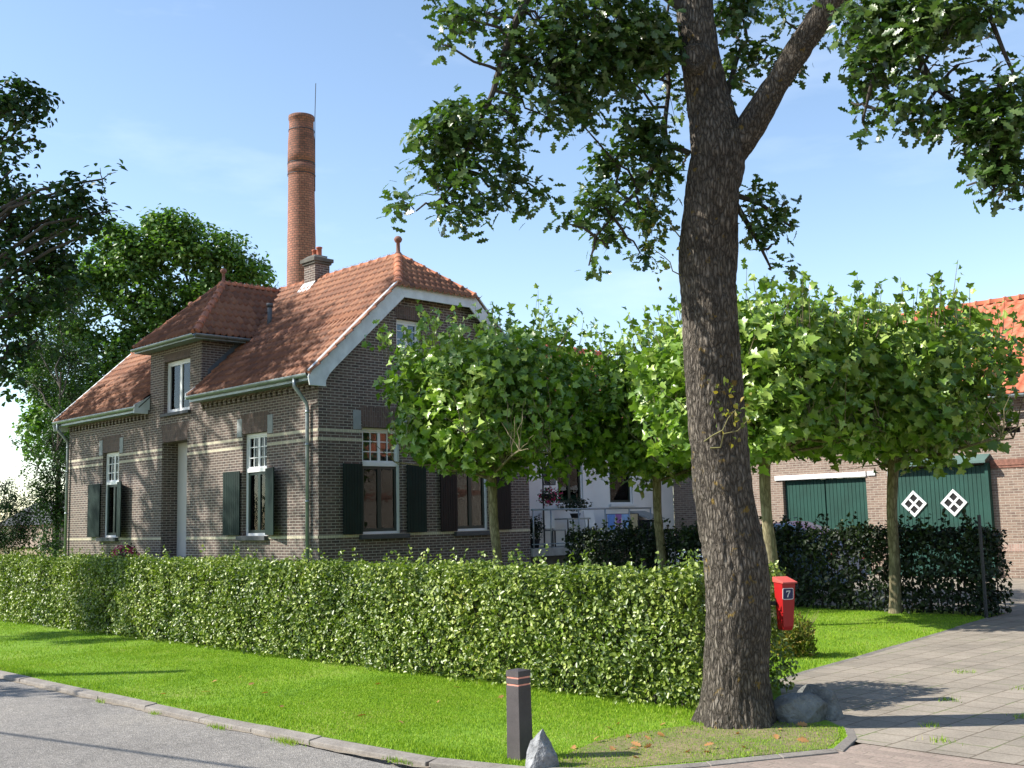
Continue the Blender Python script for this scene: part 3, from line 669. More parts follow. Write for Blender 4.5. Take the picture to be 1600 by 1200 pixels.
def window(parent, axis, plane, a0, a1, z0, z1, out, split=None, cols=3, rows=3, inner=M['dark_room'], lace=None, sash=M['sash_dark'], recess=0.10, fw=0.075, blind=None, two=True, name='window'):
    """timber window in a wall opening. axis 'Y': wall facing -Y (out=-1); axis 'X': wall facing +X (out=+1)"""
    def B(mb, u0, u1, d0, d1, w0, w1):
        p0, p1 = plane - out * d0, plane - out * d1
        if axis == 'Y': mb.box(u0, u1, p0, p1, w0, w1)
        else: mb.box(p0, p1, u0, u1, w0, w1)
    e = 0.003
    f = MB()
    r0, r1 = recess, recess + .09
    B(f, a0 + e, a0 + fw, r0, r1, z0, z1 - e); B(f, a1 - fw, a1 - e, r0, r1, z0, z1 - e)
    B(f, a0 + fw, a1 - fw, r0, r1, z1 - fw, z1 - e); B(f, a0 + fw, a1 - fw, r0, r1, z0, z0 + fw * .8)
    if split: B(f, a0 + fw, a1 - fw, r0 - .015, r1, split - .045, split + .045)
    w = f.build(name, M['white'], parent, bevel=.004)
    am = (a0 + a1) / 2
    if split:
        # upper light: white glazing bars
        g = MB(); t0, t1 = r0 + .02, r0 + .06
        u0, u1, w0, w1 = a0 + fw, a1 - fw, split + .045, z1 - fw
        for (p, q) in ((u0, u0 + .04), (u1 - .04, u1), (am - .035, am + .035)): B(g, p, q, t0, t1, w0, w1)
        for (p, q) in ((w0, w0 + .035), (w1 - .035, w1)):
            B(g, u0 + .04, am - .035, t0, t1, p, q); B(g, am + .035, u1 - .04, t0, t1, p, q)
        for k in range(1, rows):
            zz = w0 + (w1 - w0) * k / rows
            B(g, u0 + .04, am - .035, t0 + .005, t1 - .005, zz - .011, zz + .011); B(g, am + .035, u1 - .04, t0 + .005, t1 - .005, zz - .011, zz + .011)
        for c0, c1 in ((u0 + .04, am - .035), (am + .035, u1 - .04)):
            for k in range(1, cols - 1):
                cc = c0 + (c1 - c0) * k / (cols - 1); B(g, cc - .010, cc + .010, t0 + .003, t1 - .003, w0 + .035, w1 - .035)
        g.build('glazing_bars', M['white'], w)
        # lower light: dark sashes
        g = MB(); v0, v1 = z0 + fw * .8, split - .045
        for (p, q) in ((u0, u0 + .06), (u1 - .06, u1), (am - .05, am + .05)): B(g, p, q, t0, t1 + .01, v0, v1)
        for (p, q) in ((v0, v0 + .07), (v1 - .06, v1)):
            B(g, u0 + .06, am - .05, t0, t1 + .01, p, q); B(g, am + .05, u1 - .06, t0, t1 + .01, p, q)
        g.build('sash', sash, w)
    else:
        g = MB(); t0, t1 = r0 + .015, r0 + .06; u0, u1, v0, v1 = a0 + fw, a1 - fw, z0 + fw * .8, z1 - fw
        mids = [am] if two else []
        for (p, q) in ((u0, u0 + .05), (u1 - .05, u1)) + tuple((m_ - .05, m_ + .05) for m_ in mids): B(g, p, q, t0, t1, v0, v1)
        B(g, u0 + .05, u1 - .05, t0 + .004, t1 - .004, v0, v0 + .06); B(g, u0 + .05, u1 - .05, t0 + .004, t1 - .004, v1 - .05, v1)
        for k in range(1, rows):
            zz = v0 + (v1 - v0) * k / rows; B(g, u0 + .05, u1 - .05, t0 + .01, t1 - .01, zz - .012, zz + .012)
        g.build('sash', sash, w)
    g = MB(); B(g, a0 + fw, a1 - fw, r0 + .044, r0 + .048, z0 + .03, z1 - .03); g.build('pane', M['glass'], w)
    c = MB()
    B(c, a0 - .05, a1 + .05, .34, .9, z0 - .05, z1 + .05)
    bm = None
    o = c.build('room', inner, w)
    if lace:
        for (l0, l1, k0, k1, m_) in lace:
            c = MB(); n = 14
            for i in range(n):
                p = l0 + (l1 - l0) * i / n; q = l0 + (l1 - l0) * (i + 1) / n; dd = .012 * (i % 2)
                B(c, p, q, r0 + .12 + dd, r0 + .125 + dd, k0, k1)
            c.build('curtain', m_, w)
    return w

def shutter(parent, axis, plane, out, a0, a1, z0, z1, mat, ang=0.0, hinge='a0'):
    mb = MB(); n = max(4, round(abs(a1 - a0) / .075)); wd = (a1 - a0) / n
    for k in range(n): mb.box(wd * k + .004, wd * (k + 1) - .004, -.045, -.020, 0, z1 - z0)
    for zz in (.18, z1 - z0 - .28): mb.box(.02, a1 - a0 - .02, -.020, -.004, zz, zz + .09)
    mb.box(0, a1 - a0, -.038, -.026, .01, z1 - z0 - .01)
    # local: x along the wall, -y outwards; hinge at x=0 or x=width
    wdt = a1 - a0; vs = []
    for (x, y, z) in mb.v:
        if hinge == 'a0': px = x * math.cos(ang) + y * math.sin(ang); py = y * math.cos(ang) - x * math.sin(ang); ux = a0 + px
        else:
            xx = x - wdt; px = xx * math.cos(ang) - y * math.sin(ang); py = y * math.cos(ang) + xx * math.sin(ang); ux = a1 + px
        if axis == 'Y': vs.append((ux, plane + py - .012, z + z0))
        else: vs.append((plane - py + .012, ux, z + z0))
    mb.v = vs
    return mb.build('shutter', mat, parent)

w1 = window(house, 'Y', Y0, *FW_[0], -1, split=2.90, lace=[(-29.6, -28.75, 2.95, 3.66, M['lace']), (-29.62, -29.30, 1.5, 2.85, M['blind'])])
w2 = window(house, 'Y', Y0, *FW_[1], -1, split=2.90, lace=[(-22.25, -21.38, 2.95, 3.66, M['lace_grey']), (-22.25, -21.38, 2.28, 2.86, M['lace'])])
w3 = window(house, 'X', X0, *GW[0], 1, split=2.93, lace=[(14.5, 15.44, 2.98, 3.66, M['lace_grey'])])
w4 = window(house, 'X', X0, *GW[1], 1, split=2.93, lace=[(17.22, 18.12, 2.98, 3.66, M['lace_grey'])])
uw = window(house, 'X', X0, *UW, 1, split=None, rows=3, sash=M['white'], lace=[(UW[0] + .05, UW[1] - .05, 5.6, 6.2, M['lace_grey'])], fw=.06)
for w, (a, b, z0, z1) in ((w1, FW_[0]), (w2, FW_[1])):
    MB().box(a - .12, b + .06, Y0 - .10, Y0 + .10, z0 - .10, z0 - .002).build('sill', M['sill'], w, bevel=.008)
    shutter(w, 'Y', Y0, -1, a - .70, a - .04, z0 + .02, 2.90, M['shutter'], rad(4), 'a1')
    shutter(w, 'Y', Y0, -1, b + .03, b + .66, z0 + .02, 2.90, M['shutter'], rad(16), 'a0')
for i, (w, (a, b, z0, z1)) in enumerate(((w3, GW[0]), (w4, GW[1]))):
    MB().box(X0 - .10, X0 + .10, a - .10, b + .14, z0 - .10, z0 - .002).build('sill', M['sill'], w, bevel=.008)
    m_ = M['shutter_brown'] if i else M['shutter']
    shutter(w, 'X', X0, 1, a - .56, a - .03, z0 + .02, 2.92, m_, rad(3), 'a1')
    shutter(w, 'X', X0, 1, b + .10, b + .64, z0 + .02, 2.92, m_, rad(3), 'a0')
# front door recess
mb = MB(); mb.box(DOOR[0] + .002, DOOR[1] - .002, Y0 + .43, Y0 + .49, DOOR[2], DOOR[3] - .002)
d = mb.build('door', M['grey_panel'], house)
MB().box(DOOR[1] - .22, DOOR[1] - .18, Y0 + .38, Y0 + .43, 1.75, 1.90).build('handle', M['metal_dark'], d)
mb = MB(); mb.box(DOOR[0] - .02, DOOR[0] - .002, Y0 + .32, Y0 + .5, .5, 3.9); mb.box(DOOR[1] + .002, DOOR[1] + .02, Y0 + .32, Y0 + .5, .5, 3.9); mb.box(DOOR[0], DOOR[1], Y0 + .32, Y0 + .5, 3.802, 3.9)
mb.build('door_jamb', M['brick'], house)
mb = MB()
for k in range(5): mb.box(DOOR[0] - .3, DOOR[1] + .3, Y0 - .8 - .28 * k, Y0 - .002, .182 * (4 - k), .182 * (5 - k) - .001)
mb.build('doorstep', M['stone'], house, bevel=.01)

# ---- tiled roof planes
TW, TH = 0.172, 0.29
def tile_plane(name, org, ux, up, wid, length, mat, parent, clips, tw=TW, th=TH, u0=0):
    """rows of curved clay tiles on the plane org + u*ux + v*up, clipped by planes (point, normal): keep side opposite the normal"""
    ux, up = Vector(ux).normalized(), Vector(up).normalized(); nn = ux.cross(up).normalized()
    if nn.z < 0: nn = -nn
    sm = 6; nc = math.ceil(wid / tw); nr = math.ceil(length / th)
    us = np.arange(nc * sm + 1) / sm
    prof = 0.050 * np.where((us % 1) < .68, np.sin((us % 1) / .68 * math.pi) * -0.45, np.sin(((us % 1) - .68) / .32 * math.pi) * 1.0)
    V, UV, Fc = [], [], []
    for r in range(nr):
        base = len(V)
        wob = 0.004 * math.sin(r * 2.7)
        for (vv, hh) in ((r, 0.000), (r + .02, 0.042), (r + 1.04, 0.006)):
            for k, uu in enumerate(us):
                p = Vector(org) + ux * (uu * tw + u0) + up * (vv * th) + nn * (hh + prof[k] + 0.02 + wob * .5)
                V.append(p); UV.append((uu + .001, r + min(max(vv - r, .02), .98)))
        n = len(us)
        for q in range(2):
            for k in range(n - 1):
                Fc.append((base + q * n + k, base + q * n + k + 1, base + (q + 1) * n + k + 1, base + (q + 1) * n + k))
    o = mesh_obj(name, V, np.array(Fc), mat, parent, uvs=UV)
    off = wloc(parent)
    bm = bmesh.new(); bm.from_mesh(o.data)
    for (pt, no) in clips:
        bmesh.ops.bisect_plane(bm, geom=bm.verts[:] + bm.edges[:] + bm.faces[:], plane_co=Vector(pt) - off, plane_no=Vector(no), clear_outer=True)
    bm.to_mesh(o.data); bm.free()
    return o

def ridge_tiles(mb, a, b, r=0.105, step=0.36):
    a, b = Vector(a), Vector(b); d = b - a; n = max(1, round(d.length / step)); t = d / n
    side = t.normalized().cross(Vector((0, 0, 1))).normalized(); upv = side.cross(t.normalized()).normalized()
    for k in range(n):
        p = a + t * k; q = a + t * (k + 1.08)
        rr = [(p, r * 1.12), (p + t * .12, r * 1.12), (p + t * .13, r), (q, r * .92)]
        o = len(mb.v)
        for (c, rad_) in rr:
            for i in range(9):
                an = math.pi * i / 8 * 1.1 - .05 * math.pi
                w_ = c + side * math.cos(an) * rad_ + upv * (math.sin(an) * rad_ - .02); mb.v.append(tuple(w_))
        for i in range(3):
            for j in range(8): mb.f.append((o + i * 9 + j, o + i * 9 + j + 1, o + (i + 1) * 9 + j + 1, o + (i + 1) * 9 + j))
        mb.f.append(tuple(o + j for j in range(9)))

VG = 0.24                                   # verge overhang
xr, xl = X0 + VG, XL - VG
HX = 1.45                                   # run of the half hips along the ridge
YH0 = 15.28; ZH = roof_z(YH0); YH1 = 2 * YR - YH0
DX0, DX1 = -26.93, -24.27                   # dormer walls
sl = math.sqrt(1 + SL * SL); upf = Vector((0, 1, SL)).normalized(); upb = Vector((0, -1, SL)).normalized()
# hip plane at the right end passes (xr, *, ZH) and (xr-HX, *, ZR)
hipR = Vector((-HX, 0, ZR - ZH)).normalized(); hipL = Vector((HX, 0, ZR - ZH)).normalized()
def cutn(p0, p1, keep):
    """vertical plane through p0,p1, normal pointing away from keep point"""
    d = Vector(p1) - Vector(p0); n = Vector((d.y, -d.x, 0)).normalized()
    if n.dot(Vector(keep) - Vector(p0)) > 0: n = -n
    return (p0, n)
roof_len = (YR - EV) * sl
cR = cutn((xr, YH0, 0), (xr - HX, YR, 0), (-25, 14, 0)); cL = cutn((xl, YH0, 0), (xl + HX, YR, 0), (-25, 14, 0))
roof = tile_plane('roof', (xl, EV - .05, ZE - .05 * SL), (1, 0, 0), upf, xr - xl, roof_len + .3, M['tile_old'], house, [cR, cL, ((0, YR, 0), (0, 1, 0))])
# the dormer interrupts the front slope
bm = bmesh.new(); bm.from_mesh(roof.data); off = wloc(house)
for pt, no in (((DX0, 0, 0), (1, 0, 0)), ((DX1, 0, 0), (1, 0, 0)), ((0, 14.35, 0), (0, 1, 0))):
    bmesh.ops.bisect_plane(bm, geom=bm.verts[:] + bm.edges[:] + bm.faces[:], plane_co=Vector(pt) - off, plane_no=Vector(no))
kill = [f for f in bm.faces if DX0 < (f.calc_center_median() + off).x < DX1 and (f.calc_center_median() + off).y < 14.35]
bmesh.ops.delete(bm, geom=kill, context='FACES'); bm.to_mesh(roof.data); bm.free()
cR2 = cutn((xr, YH1, 0), (xr - HX, YR, 0), (-25, 18, 0)); cL2 = cutn((xl, YH1, 0), (xl + HX, YR, 0), (-25, 18, 0))
yb = 2 * YR - EV
tile_plane('roof_back', (xr, yb + .05, ZE - .05 * SL), (-1, 0, 0), upb, xr - xl, roof_len + .3, M['tile_old'], house, [cR2, cL2, ((0, YR, 0), (0, -1, 0))])
hl = math.hypot(HX, ZR - ZH)
tile_plane('hip_roof', (xr + .08, YH0 - .1, ZH - .08 * (ZR - ZH) / HX), (0, 1, 0), hipR, YH1 - YH0 + .2, hl + .3, M['tile_old'], house,
           [cutn((xr, YH0, 0), (xr - HX, YR, 0), (xr, YR, 0)), cutn((xr, YH1, 0), (xr - HX, YR, 0), (xr, YR, 0))])
tile_plane('hip_roof', (xl - .08, YH1 + .1, ZH - .08 * (ZR - ZH) / HX), (0, -1, 0), hipL, YH1 - YH0 + .2, hl + .3, M['tile_old'], house,
           [cutn((xl, YH0, 0), (xl + HX, YR, 0), (xl, YR, 0)), cutn((xl, YH1, 0), (xl + HX, YR, 0), (xl, YR, 0))])
# boarding below the tiles keeps light out
mb = MB()
for (y0, z0, y1, z1) in ((EV + .02, ZE - .06, YR, ZR - .06), (yb - .02, ZE - .06, YR, ZR - .06)):
    for (a, b) in ((xl + .05, DX0), (DX1, xr - .05)) if y0 < YR else ((xl + .05, xr - .05),):
        t = (YH0 - .02 - y0) / (YR - y0) if y0 < YR else (y0 - YH1 - .02) / (y0 - YR)
        ym = y0 + (y1 - y0) * t; zm = z0 + (z1 - z0) * t
        mb.prism([(a, y0, z0), (b, y0, z0), (b, ym, zm), (a, ym, zm)], (0, 0, .03))
        mb.prism([(a + (HX if a < -30 else 0), ym, zm), (b - (HX if b > -20 else 0), ym, zm), (b - (HX if b > -20 else 0), y1, z1), (a + (HX if a < -30 else 0), y1, z1)], (0, 0, .03))
mb.build('roof_boarding', M['dark_room'], house)
mb = MB()
ridge_tiles(mb, (xl + HX, YR, ZR + .02), (xr - HX, YR, ZR + .02))
for (x, s) in ((xr, -1), (xl, 1)):
    for y in (YH0, YH1): ridge_tiles(mb, (x, y, ZH + .02), (x + s * HX, YR, ZR + .03))
mb.build('ridge', M['ridge'], house, smooth=True)
# bargeboards with flared feet
def barge(x, th):
    mb = MB(); h = .28
    for mir in (0, 1):
        f = (lambda y: 2 * YR - y) if mir else (lambda y: y)
        zz = lambda y: ZE + SL * (y - EV) + .01
        pts = [(x, f(EV - .06), zz(EV - .06)), (x, f(YH0 + .0), zz(YH0)), (x, f(YH0 + .17), zz(YH0) - h), (x, f(EV + .62), zz(EV + .62) - h - .15), (x, f(EV + .46), zz(EV + .46) - h - .16), (x, f(EV + .36), ZE - .16), (x, f(EV + .36), ZE - .28), (x, f(EV - .04), ZE - .28), (x, f(EV - .08), ZE - .1)]
        mb.prism(pts, (th, 0, 0))
    mb.prism([(x, YH0 + .001, ZH + .01), (x, YH1 - .001, ZH + .01), (x, YH1 - .17, ZH + .01 - h), (x, YH0 + .17, ZH + .01 - h)], (th, 0, 0))
    return mb.build('bargeboard', M['board'], house, bevel=.004)
barge(xr - .03, .035); barge(xl - .005, .035)
mb = MB()
for xx, s in ((X0, 1), (XL, -1)):      # soffit between wall and board
    mb = MB()
    a, b = (xx + .002, xr - .03) if s > 0 else (xl + .03, xx - .002)
    for mir in (0, 1):
        f = (lambda y: 2 * YR - y) if mir else (lambda y: y)
        mb.prism([(a, f(EV + .3), ZE + SL * .3 - .16), (b, f(EV + .3), ZE + SL * .3 - .16), (b, f(YH0), ZH - .16), (a, f(YH0), ZH - .16)], (0, 0, .02))
    mb.box(a, b, YH0, YH1, ZH - .16, ZH - .14)
    mb.build('soffit', M['board'], house)
for x in (xr - .06, xl - .02):
    for ya, yb_, za, zb_ in ((EV - .06, YH0, ZE, ZH), (2 * YR - EV + .06, YH1, ZE, ZH)):
        MB().prism([(x, ya, za + .02), (x + .09, ya, za + .02), (x + .09, yb_, zb_ + .08), (x, yb_, zb_ + .08)], (0, 0, .035)).build('verge_capping', M['board'], house)
# eave boxes and gutters
def gutter(parent, a, b, r=.065):
    a, b = Vector(a), Vector(b); t = (b - a).normalized(); s = t.cross(Vector((0, 0, 1))).normalized(); mb = MB()
    prof = [(-r, .01), (-r, 0)] + [(-r * math.cos(an), -r * math.sin(an)) for an in np.linspace(.2, math.pi - .2, 8)] + [(r, 0), (r, .01)]
    o = 0
    P = prof + [(x * .9, z * .9 + .006) for x, z in prof[::-1]]
    mb.prism([a + s * x + Vector((0, 0, z)) for x, z in P], b - a)
    return mb.build('gutter', M['zinc'], parent)
gutter(house, (xl + .02, EV - .05, ZE - .035), (DX0 - .02, EV - .05, ZE - .035))
gutter(house, (DX1 + .02, EV - .05, ZE - .035), (xr - .05, EV - .05, ZE - .035))
mb = MB()
for a, b in ((xl + .04, DX0 - .04), (DX1 + .04, xr - .04)):
    mb = MB(); mb.box(a, b, EV + .02, Y0 - .052, ZE - .16, ZE - .10); mb.box(a, b, EV + .0, EV + .02, ZE - .16, ZE - .04)
    mb.build('eave_box', M['zinc'], house)
mb = MB(); mb.prism([(DX0 - .04, EV - .10, ZE - .2), (DX0 - .04, Y0 - .004, ZE - .2), (DX0 - .04, Y0 - .004, ZE + .27), (DX0 - .04, EV - .10, ZE + .02)], (.03, 0, 0))
mb.build('eave_end_board', M['board'], house); mb = MB()
mb.prism([(DX1 + .01, EV - .10, ZE - .1), (DX1 + .01, EV - .10, ZE + .04), (DX1 + .01, Y0 - .004, ZE + .36), (DX1 + .01, Y0 - .004, ZE + .14)], (.03, 0, 0))
mb.build('eave_end_board', M['board'], house)
def downpipe(parent, x, top, y=Y0 - .07):
    mb = MB(); mb.tube([(x, EV - .05, top), (x, EV - .05, top - .16), (x + .02, y - .02, top - .50), (x + .02, y, top - .62), (x + .02, y, .02)], .042, 10)
    for z in (.9, 2.1, 3.3, 4.0): mb.tube([(x + .02, y, z), (x + .02, y, z + .05)], .05, 10)
    return mb.build('downpipe', M['galv'], parent, smooth=True)
downpipe(house, X0 - .32, ZE - .09); downpipe(house, XL + .04, ZE - .09)
# finials
def finial(parent, x, y, z, s=1.0):
    mb = MB(); mb.lathe((x, y, z), [(.11 * s, -.06), (.085 * s, .04), (.05 * s, .08), (.045 * s, .30 * s), (.075 * s, .32 * s), (.10 * s, .37 * s), (.10 * s, .40 * s), (.07 * s, .45 * s), (.02, .47 * s)], 14)
    return mb.build('finial', M['rust'], parent, smooth=True)
finial(house, xr - HX, YR, ZR + .05); finial(house, xl + HX, YR, ZR + .05)
# house chimney
mb = MB(); cx0, cx1, cy0, cy1 = -24.20, -23.70, YR - .24, YR + .22
mb.box(cx0, cx1, cy0, cy1, ZR - .5, 8.46)
ch = mb.build('chimney', M['brick'], house)
mb = MB(); mb.box(cx0 - .04, cx1 + .04, cy0 - .04, cy1 + .04, 8.461, 8.52); mb.box(cx0 - .08, cx1 + .08, cy0 - .08, cy1 + .08, 8.521, 8.62)
mb.prism([(cx0 - .06, cy0 - .06, 8.621), (cx1 + .06, cy0 - .06, 8.621), (cx1 - .08, cy0 + .06, 8.72), (cx0 + .08, cy0 + .06, 8.72)], (0, .40, 0))
mb.build('chimney_cap', M['soot'], ch, bevel=.01)
for k, (dx, hh) in enumerate(((.14, .18), (.34, .22))):
    MB().lathe((cx0 + dx, YR, 8.69), [(.085, 0), (.07, .05), (.07, hh), (.085, hh + .01), (.085, hh + .04), (.05, hh + .04)], 14).build('chimney_pot', M['terracotta'], ch, smooth=True)
mb = MB(); mb.prism([(cx0 - .03, cy0 - .25, roof_z(cy0 - .25) + .07), (cx1 + .03, cy0 - .25, roof_z(cy0 - .25) + .07), (cx1 + .03, cy0 - .01, roof_z(cy0) + .14), (cx0 - .03, cy0 - .01, roof_z(cy0) + .14)], (0, 0, .01))
mb.build('chimney_flashing', M['board'], ch)
# vent pipe on the roof, right of the dormer
zz = roof_z(15.0)
mb = MB(); mb.tube([(-23.95, 15.0, zz - .1), (-23.95, 15.0, zz + .15), (-23.95, 15.0, zz + .48)], [.085, .06, .06], 12); mb.tube([(-23.95, 15.0, zz + .48), (-23.95, 15.0, zz + .56)], .085, 12)
mb.build('vent_pipe', M['lead'], house, smooth=True)
zz = roof_z(14.0)
mb = MB(); mb.lathe((-28.6, 15.2, roof_z(15.2)), [(.10, -.1), (.085, .22), (.11, .24), (.11, .3), (.05, .34)], 12); mb.build('vent_cowl', M['terracotta'], house, smooth=True)

# ---- dormer (part) with its own sub-parts
DZ = 6.22
mb = MB()
wall_poly(mb, (DX0, DX1, 4.701, DZ), [(DW[0], DW[1], 4.70, DW[3])], 'Y', Y0, T, 1)
for (a, b) in ((DX0, DX0 + .22), (DX1 - .22, DX1)):
    mb.prism([(a, Y0 + T, 4.72), (a, Y0 + T, DZ), (a, EV + (DZ - ZE) / SL + .2, DZ), (a, Y0 + T + .15, 4.72)], (b - a, 0, 0))
dorm = mb.build('dormer', M['brick'], house)
AX = (DX0 + DX1) / 2; ex0, ex1, ey = DX0 - .24, DX1 + .30, Y0 - .34; DE = 6.30; AY = 14.62; AZ = 8.00
hw = AX - ex0; rise = AZ - DE
upD = Vector((0, AY - ey, rise)); upL = Vector((hw, 0, rise)); upR = Vector((-(ex1 - AX), 0, rise))
tile_plane('dormer_roof', (ex0, ey, DE), (1, 0, 0), upD, ex1 - ex0, upD.length + .1, M['tile_old'], dorm, [cutn((ex0, ey, 0), (AX, AY, 0), (AX, ey, 0)), cutn((ex1, ey, 0), (AX, AY, 0), (AX, ey, 0))])
tile_plane('dormer_roof', (ex1, ey, DE), (0, 1, 0), upR, YR - ey + .2, upR.length + .1, M['tile_old'], dorm, [cutn((ex1, ey, 0), (AX, AY, 0), (ex1, AY + 1, 0)), ((AX, 0, 0), (-1, 0, 0)), ((0, YR, 0), (0, 1, 0)), ((0, EV, ZE - .03), (0, SL, -1))])
tile_plane('dormer_roof', (ex0, YR + .2, DE), (0, -1, 0), upL, YR - ey + .2, upL.length + .1, M['tile_old'], dorm, [cutn((ex0, ey, 0), (AX, AY, 0), (ex0, AY + 1, 0)), ((AX, 0, 0), (1, 0, 0)), ((0, YR, 0), (0, 1, 0)), ((0, EV, ZE - .03), (0, SL, -1))])
mb = MB(); ridge_tiles(mb, (ex0, ey, DE + .03), (AX, AY, AZ + .02), .095); ridge_tiles(mb, (ex1, ey, DE + .03), (AX, AY, AZ + .02), .095); ridge_tiles(mb, (AX, AY, AZ + .02), (AX, YR - .1, AZ + .02), .095)
mb.build('dormer_ridge', M['ridge'], dorm, smooth=True)
finial(dorm, AX, AY, AZ + .03, .85)
mb = MB(); yend = EV + (DE - ZE) / SL
mb.box(ex0, ex1, ey, ey + .03, DE - .12, DE - .02); mb.box(ex1 - .03, ex1, ey + .03, yend, DE - .12, DE - .02); mb.box(ex0, ex0 + .03, ey + .03, yend, DE - .12, DE - .02)
mb.box(ex0 + .03, ex1 - .03, ey + .03, Y0 + .1, DE - .11, DE - .09)
mb.box(DX1 - .01, ex1 - .03, Y0 + .1, yend, DE - .11, DE - .09); mb.box(ex0 + .03, DX0 + .01, Y0 + .1, yend, DE - .11, DE - .09)
mb.build('dormer_fascia', M['zinc'], dorm)
for a, b in (((ex0 - .03, ey - .05, DE - .03), (ex1 + .03, ey - .05, DE - .03)), ((ex1 + .05, ey - .04, DE - .03), (ex1 + .05, yend, DE - .03))):
    gutter(dorm, a, b, .055)
window(house, 'Y', Y0, *DW, -1, rows=1, sash=M['white'], recess=.10, fw=.06, lace=[(DW[0] + .1, DW[0] + .36, 4.6, 5.8, M['lace_grey'])])
MB().box(DW[0] - .06, DW[1] + .06, Y0 - .08, Y0 + .08, DW[2] - .08, DW[2] - .002).build('dormer_sill', M['sill'], dorm, bevel=.006)
mb = MB(); mb.prism([(DX1 + .002, EV + .5, ZE + SL * .5 + .06), (DX1 + .002, EV + 1.6, ZE + SL * 1.6 + .06), (DX1 + .002, EV + 1.6, ZE + SL * 1.6 + .22), (DX1 + .002, EV + .5, ZE + SL * .5 + .22)], (.014, 0, 0))
mb.prism([(DX1 + .002, EV + .35, ZE + SL * .35 + .055), (DX1 + .16, EV + .35, ZE + SL * .35 + .055), (DX1 + .16, EV + 1.6, ZE + SL * 1.6 + .055), (DX1 + .002, EV + 1.6, ZE + SL * 1.6 + .055)], (0, 0, .012))
mb.build('dormer_flashing', M['lead'], dorm)
# ==== END HOUSE

# ================================================================== WHITE WING AND TERRACE
XW = -20.4; YW0, YW1 = 19.55, 26.84
wing = empty('wing_building', (XW, YW0, 0), 'low white plastered wing with dark windows between the brick house and the barn', 'building')
WW = [(21.75, 22.78, 2.02, 3.75), (23.90, 24.92, 2.02, 3.75)]
WD = (25.45, 26.3, 0.92, 1.92)
mb = MB(); wall_poly(mb, (YW0, YW1, 0, 4.3), WW, 'X', XW, .3, -1)
mb.box(XW - 6.2, XW - .3, YW0 + .0, YW0 + .3, 0, 4.3); mb.box(XW - 6.2, XW - 5.9, YW0 + .3, YW1, 0, 4.3)
mb.build('wall', M['render_white'], wing)
for k, h in enumerate(WW):
    w = window(wing, 'X', XW, *h, 1, rows=1, sash=M['sash_dark'], recess=.04, fw=.06, two=(k == 0))
    MB().box(XW - .05, XW + .09, h[0] - .05, h[1] + .05, h[2] - .08, h[2] - .002).build('sill', M['white'], w, bevel=.005)
tile_plane('roof', (XW + .35, YW0 - .15, 4.28), (0, 1, 0), Vector((-3.3, 0, 2.7)), YW1 - YW0 + .3, 4.3, M['tile_new'], wing, [])
tile_plane('roof', (XW - 6.3, YW1 + .15, 4.25), (0, -1, 0), Vector((3.3, 0, 2.7)), YW1 - YW0 + .3, 4.3, M['tile_new'], wing, [])
gutter(wing, (XW + .42, YW0 - .05, 4.25), (XW + .42, YW1 + .02, 4.25))

XT = -19.25
ter = empty('terrace', (XT, 19.6, 0), 'raised concrete terrace with a grey steel railing in front of the white wing', 'terrace')
MB().box(XW + .002, XT, 19.57, 24.4, .72, .92).build('slab', M['concrete'], ter, bevel=.01)
MB().box(XW + .002, XT - .25, 19.7, 24.3, 0, .719).build('base', M['soot'], ter)
rail = empty('railing', (XT, 19.6, .92), 'grey steel tube railing along the terrace edge', 'railing')
MB().tube([(XT - .05, 19.60, 1.88), (XT - .05, 24.35, 1.88)], .022, 8).build('handrail', M['galv'], rail, smooth=True)
MB().tube([(XT - .05, 19.60, 1.02), (XT - .05, 24.35, 1.02)], .014, 8).build('bottom_rail', M['galv'], rail, smooth=True)
for y in (19.66, 20.30, 21.35, 22.4, 23.4, 24.33): MB().tube([(XT - .05, y, .921), (XT - .05, y, 1.87)], .020, 8).build('post', M['galv'], rail, smooth=True)

# lantern on its tall post and the hanging basket
lp = at(846, 750, 28.6)
ln = empty('lantern', (XT - .3, 20.55, .92), 'black framed glass lantern on a thin post above the terrace', 'lantern')
lx, ly = XT - .3, 20.55
MB().tube([(lx, ly - .25, .92), (lx, ly - .25, 3.1), (lx, ly - .1, 3.2), (lx, ly, 3.12)], .02, 8).build('post', M['metal_dark'], ln)
f = MB()
for a, b in ((-1, -1), (1, -1), (1, 1), (-1, 1)): f.tube([(lx + a * .10, ly + b * .10, 2.52), (lx + a * .14, ly + b * .14, 2.88)], .012, 4)
f.box(lx - .11, lx + .11, ly - .11, ly + .11, 2.50, 2.525); f.lathe((lx, ly, 2.88), [(.20, 0), (.07, .13), (.06, .17), (.03, .2), (.01, .25)], 6)
f.build('frame', M['metal_dark'], ln)
MB().prism([(lx - .09, ly - .09, 2.53), (lx + .09, ly - .09, 2.53), (lx + .125, ly - .125, 2.87), (lx - .125, ly - .125, 2.87)], (0, .2, 0)).build('glass', M['glass'], ln)
bk = empty('hanging_basket', (lx, ly - .1, 2.0), 'hanging basket of pink flowers below the lantern at the house corner', 'flower basket')
MB().lathe((lx, ly, 2.10), [(.05, 0), (.16, .06), (.2, .16), (.2, .18)], 12).build('basket', M['metal_dark'], bk)
MB().tube([(lx, ly, 2.26), (lx, ly, 2.50)], .008, 5).build('hanger', M['metal_dark'], bk)
n = 420; p = rng.normal(0, 1, (n, 3)); p = unit(p) * (rng.random((n, 1)) ** .4) * [.34, .34, .23] + [lx, ly, 2.22]; p[:, 2] -= 1.2 * np.maximum(0, np.hypot(p[:, 0] - lx, p[:, 1] - ly) - .2) ** 1.5
leaves('foliage', p[:220], p[:220] - [lx, ly, 2.1], rng.uniform(.05, .09, 220), SIMPLE, M['shrub_leaf'], bk)
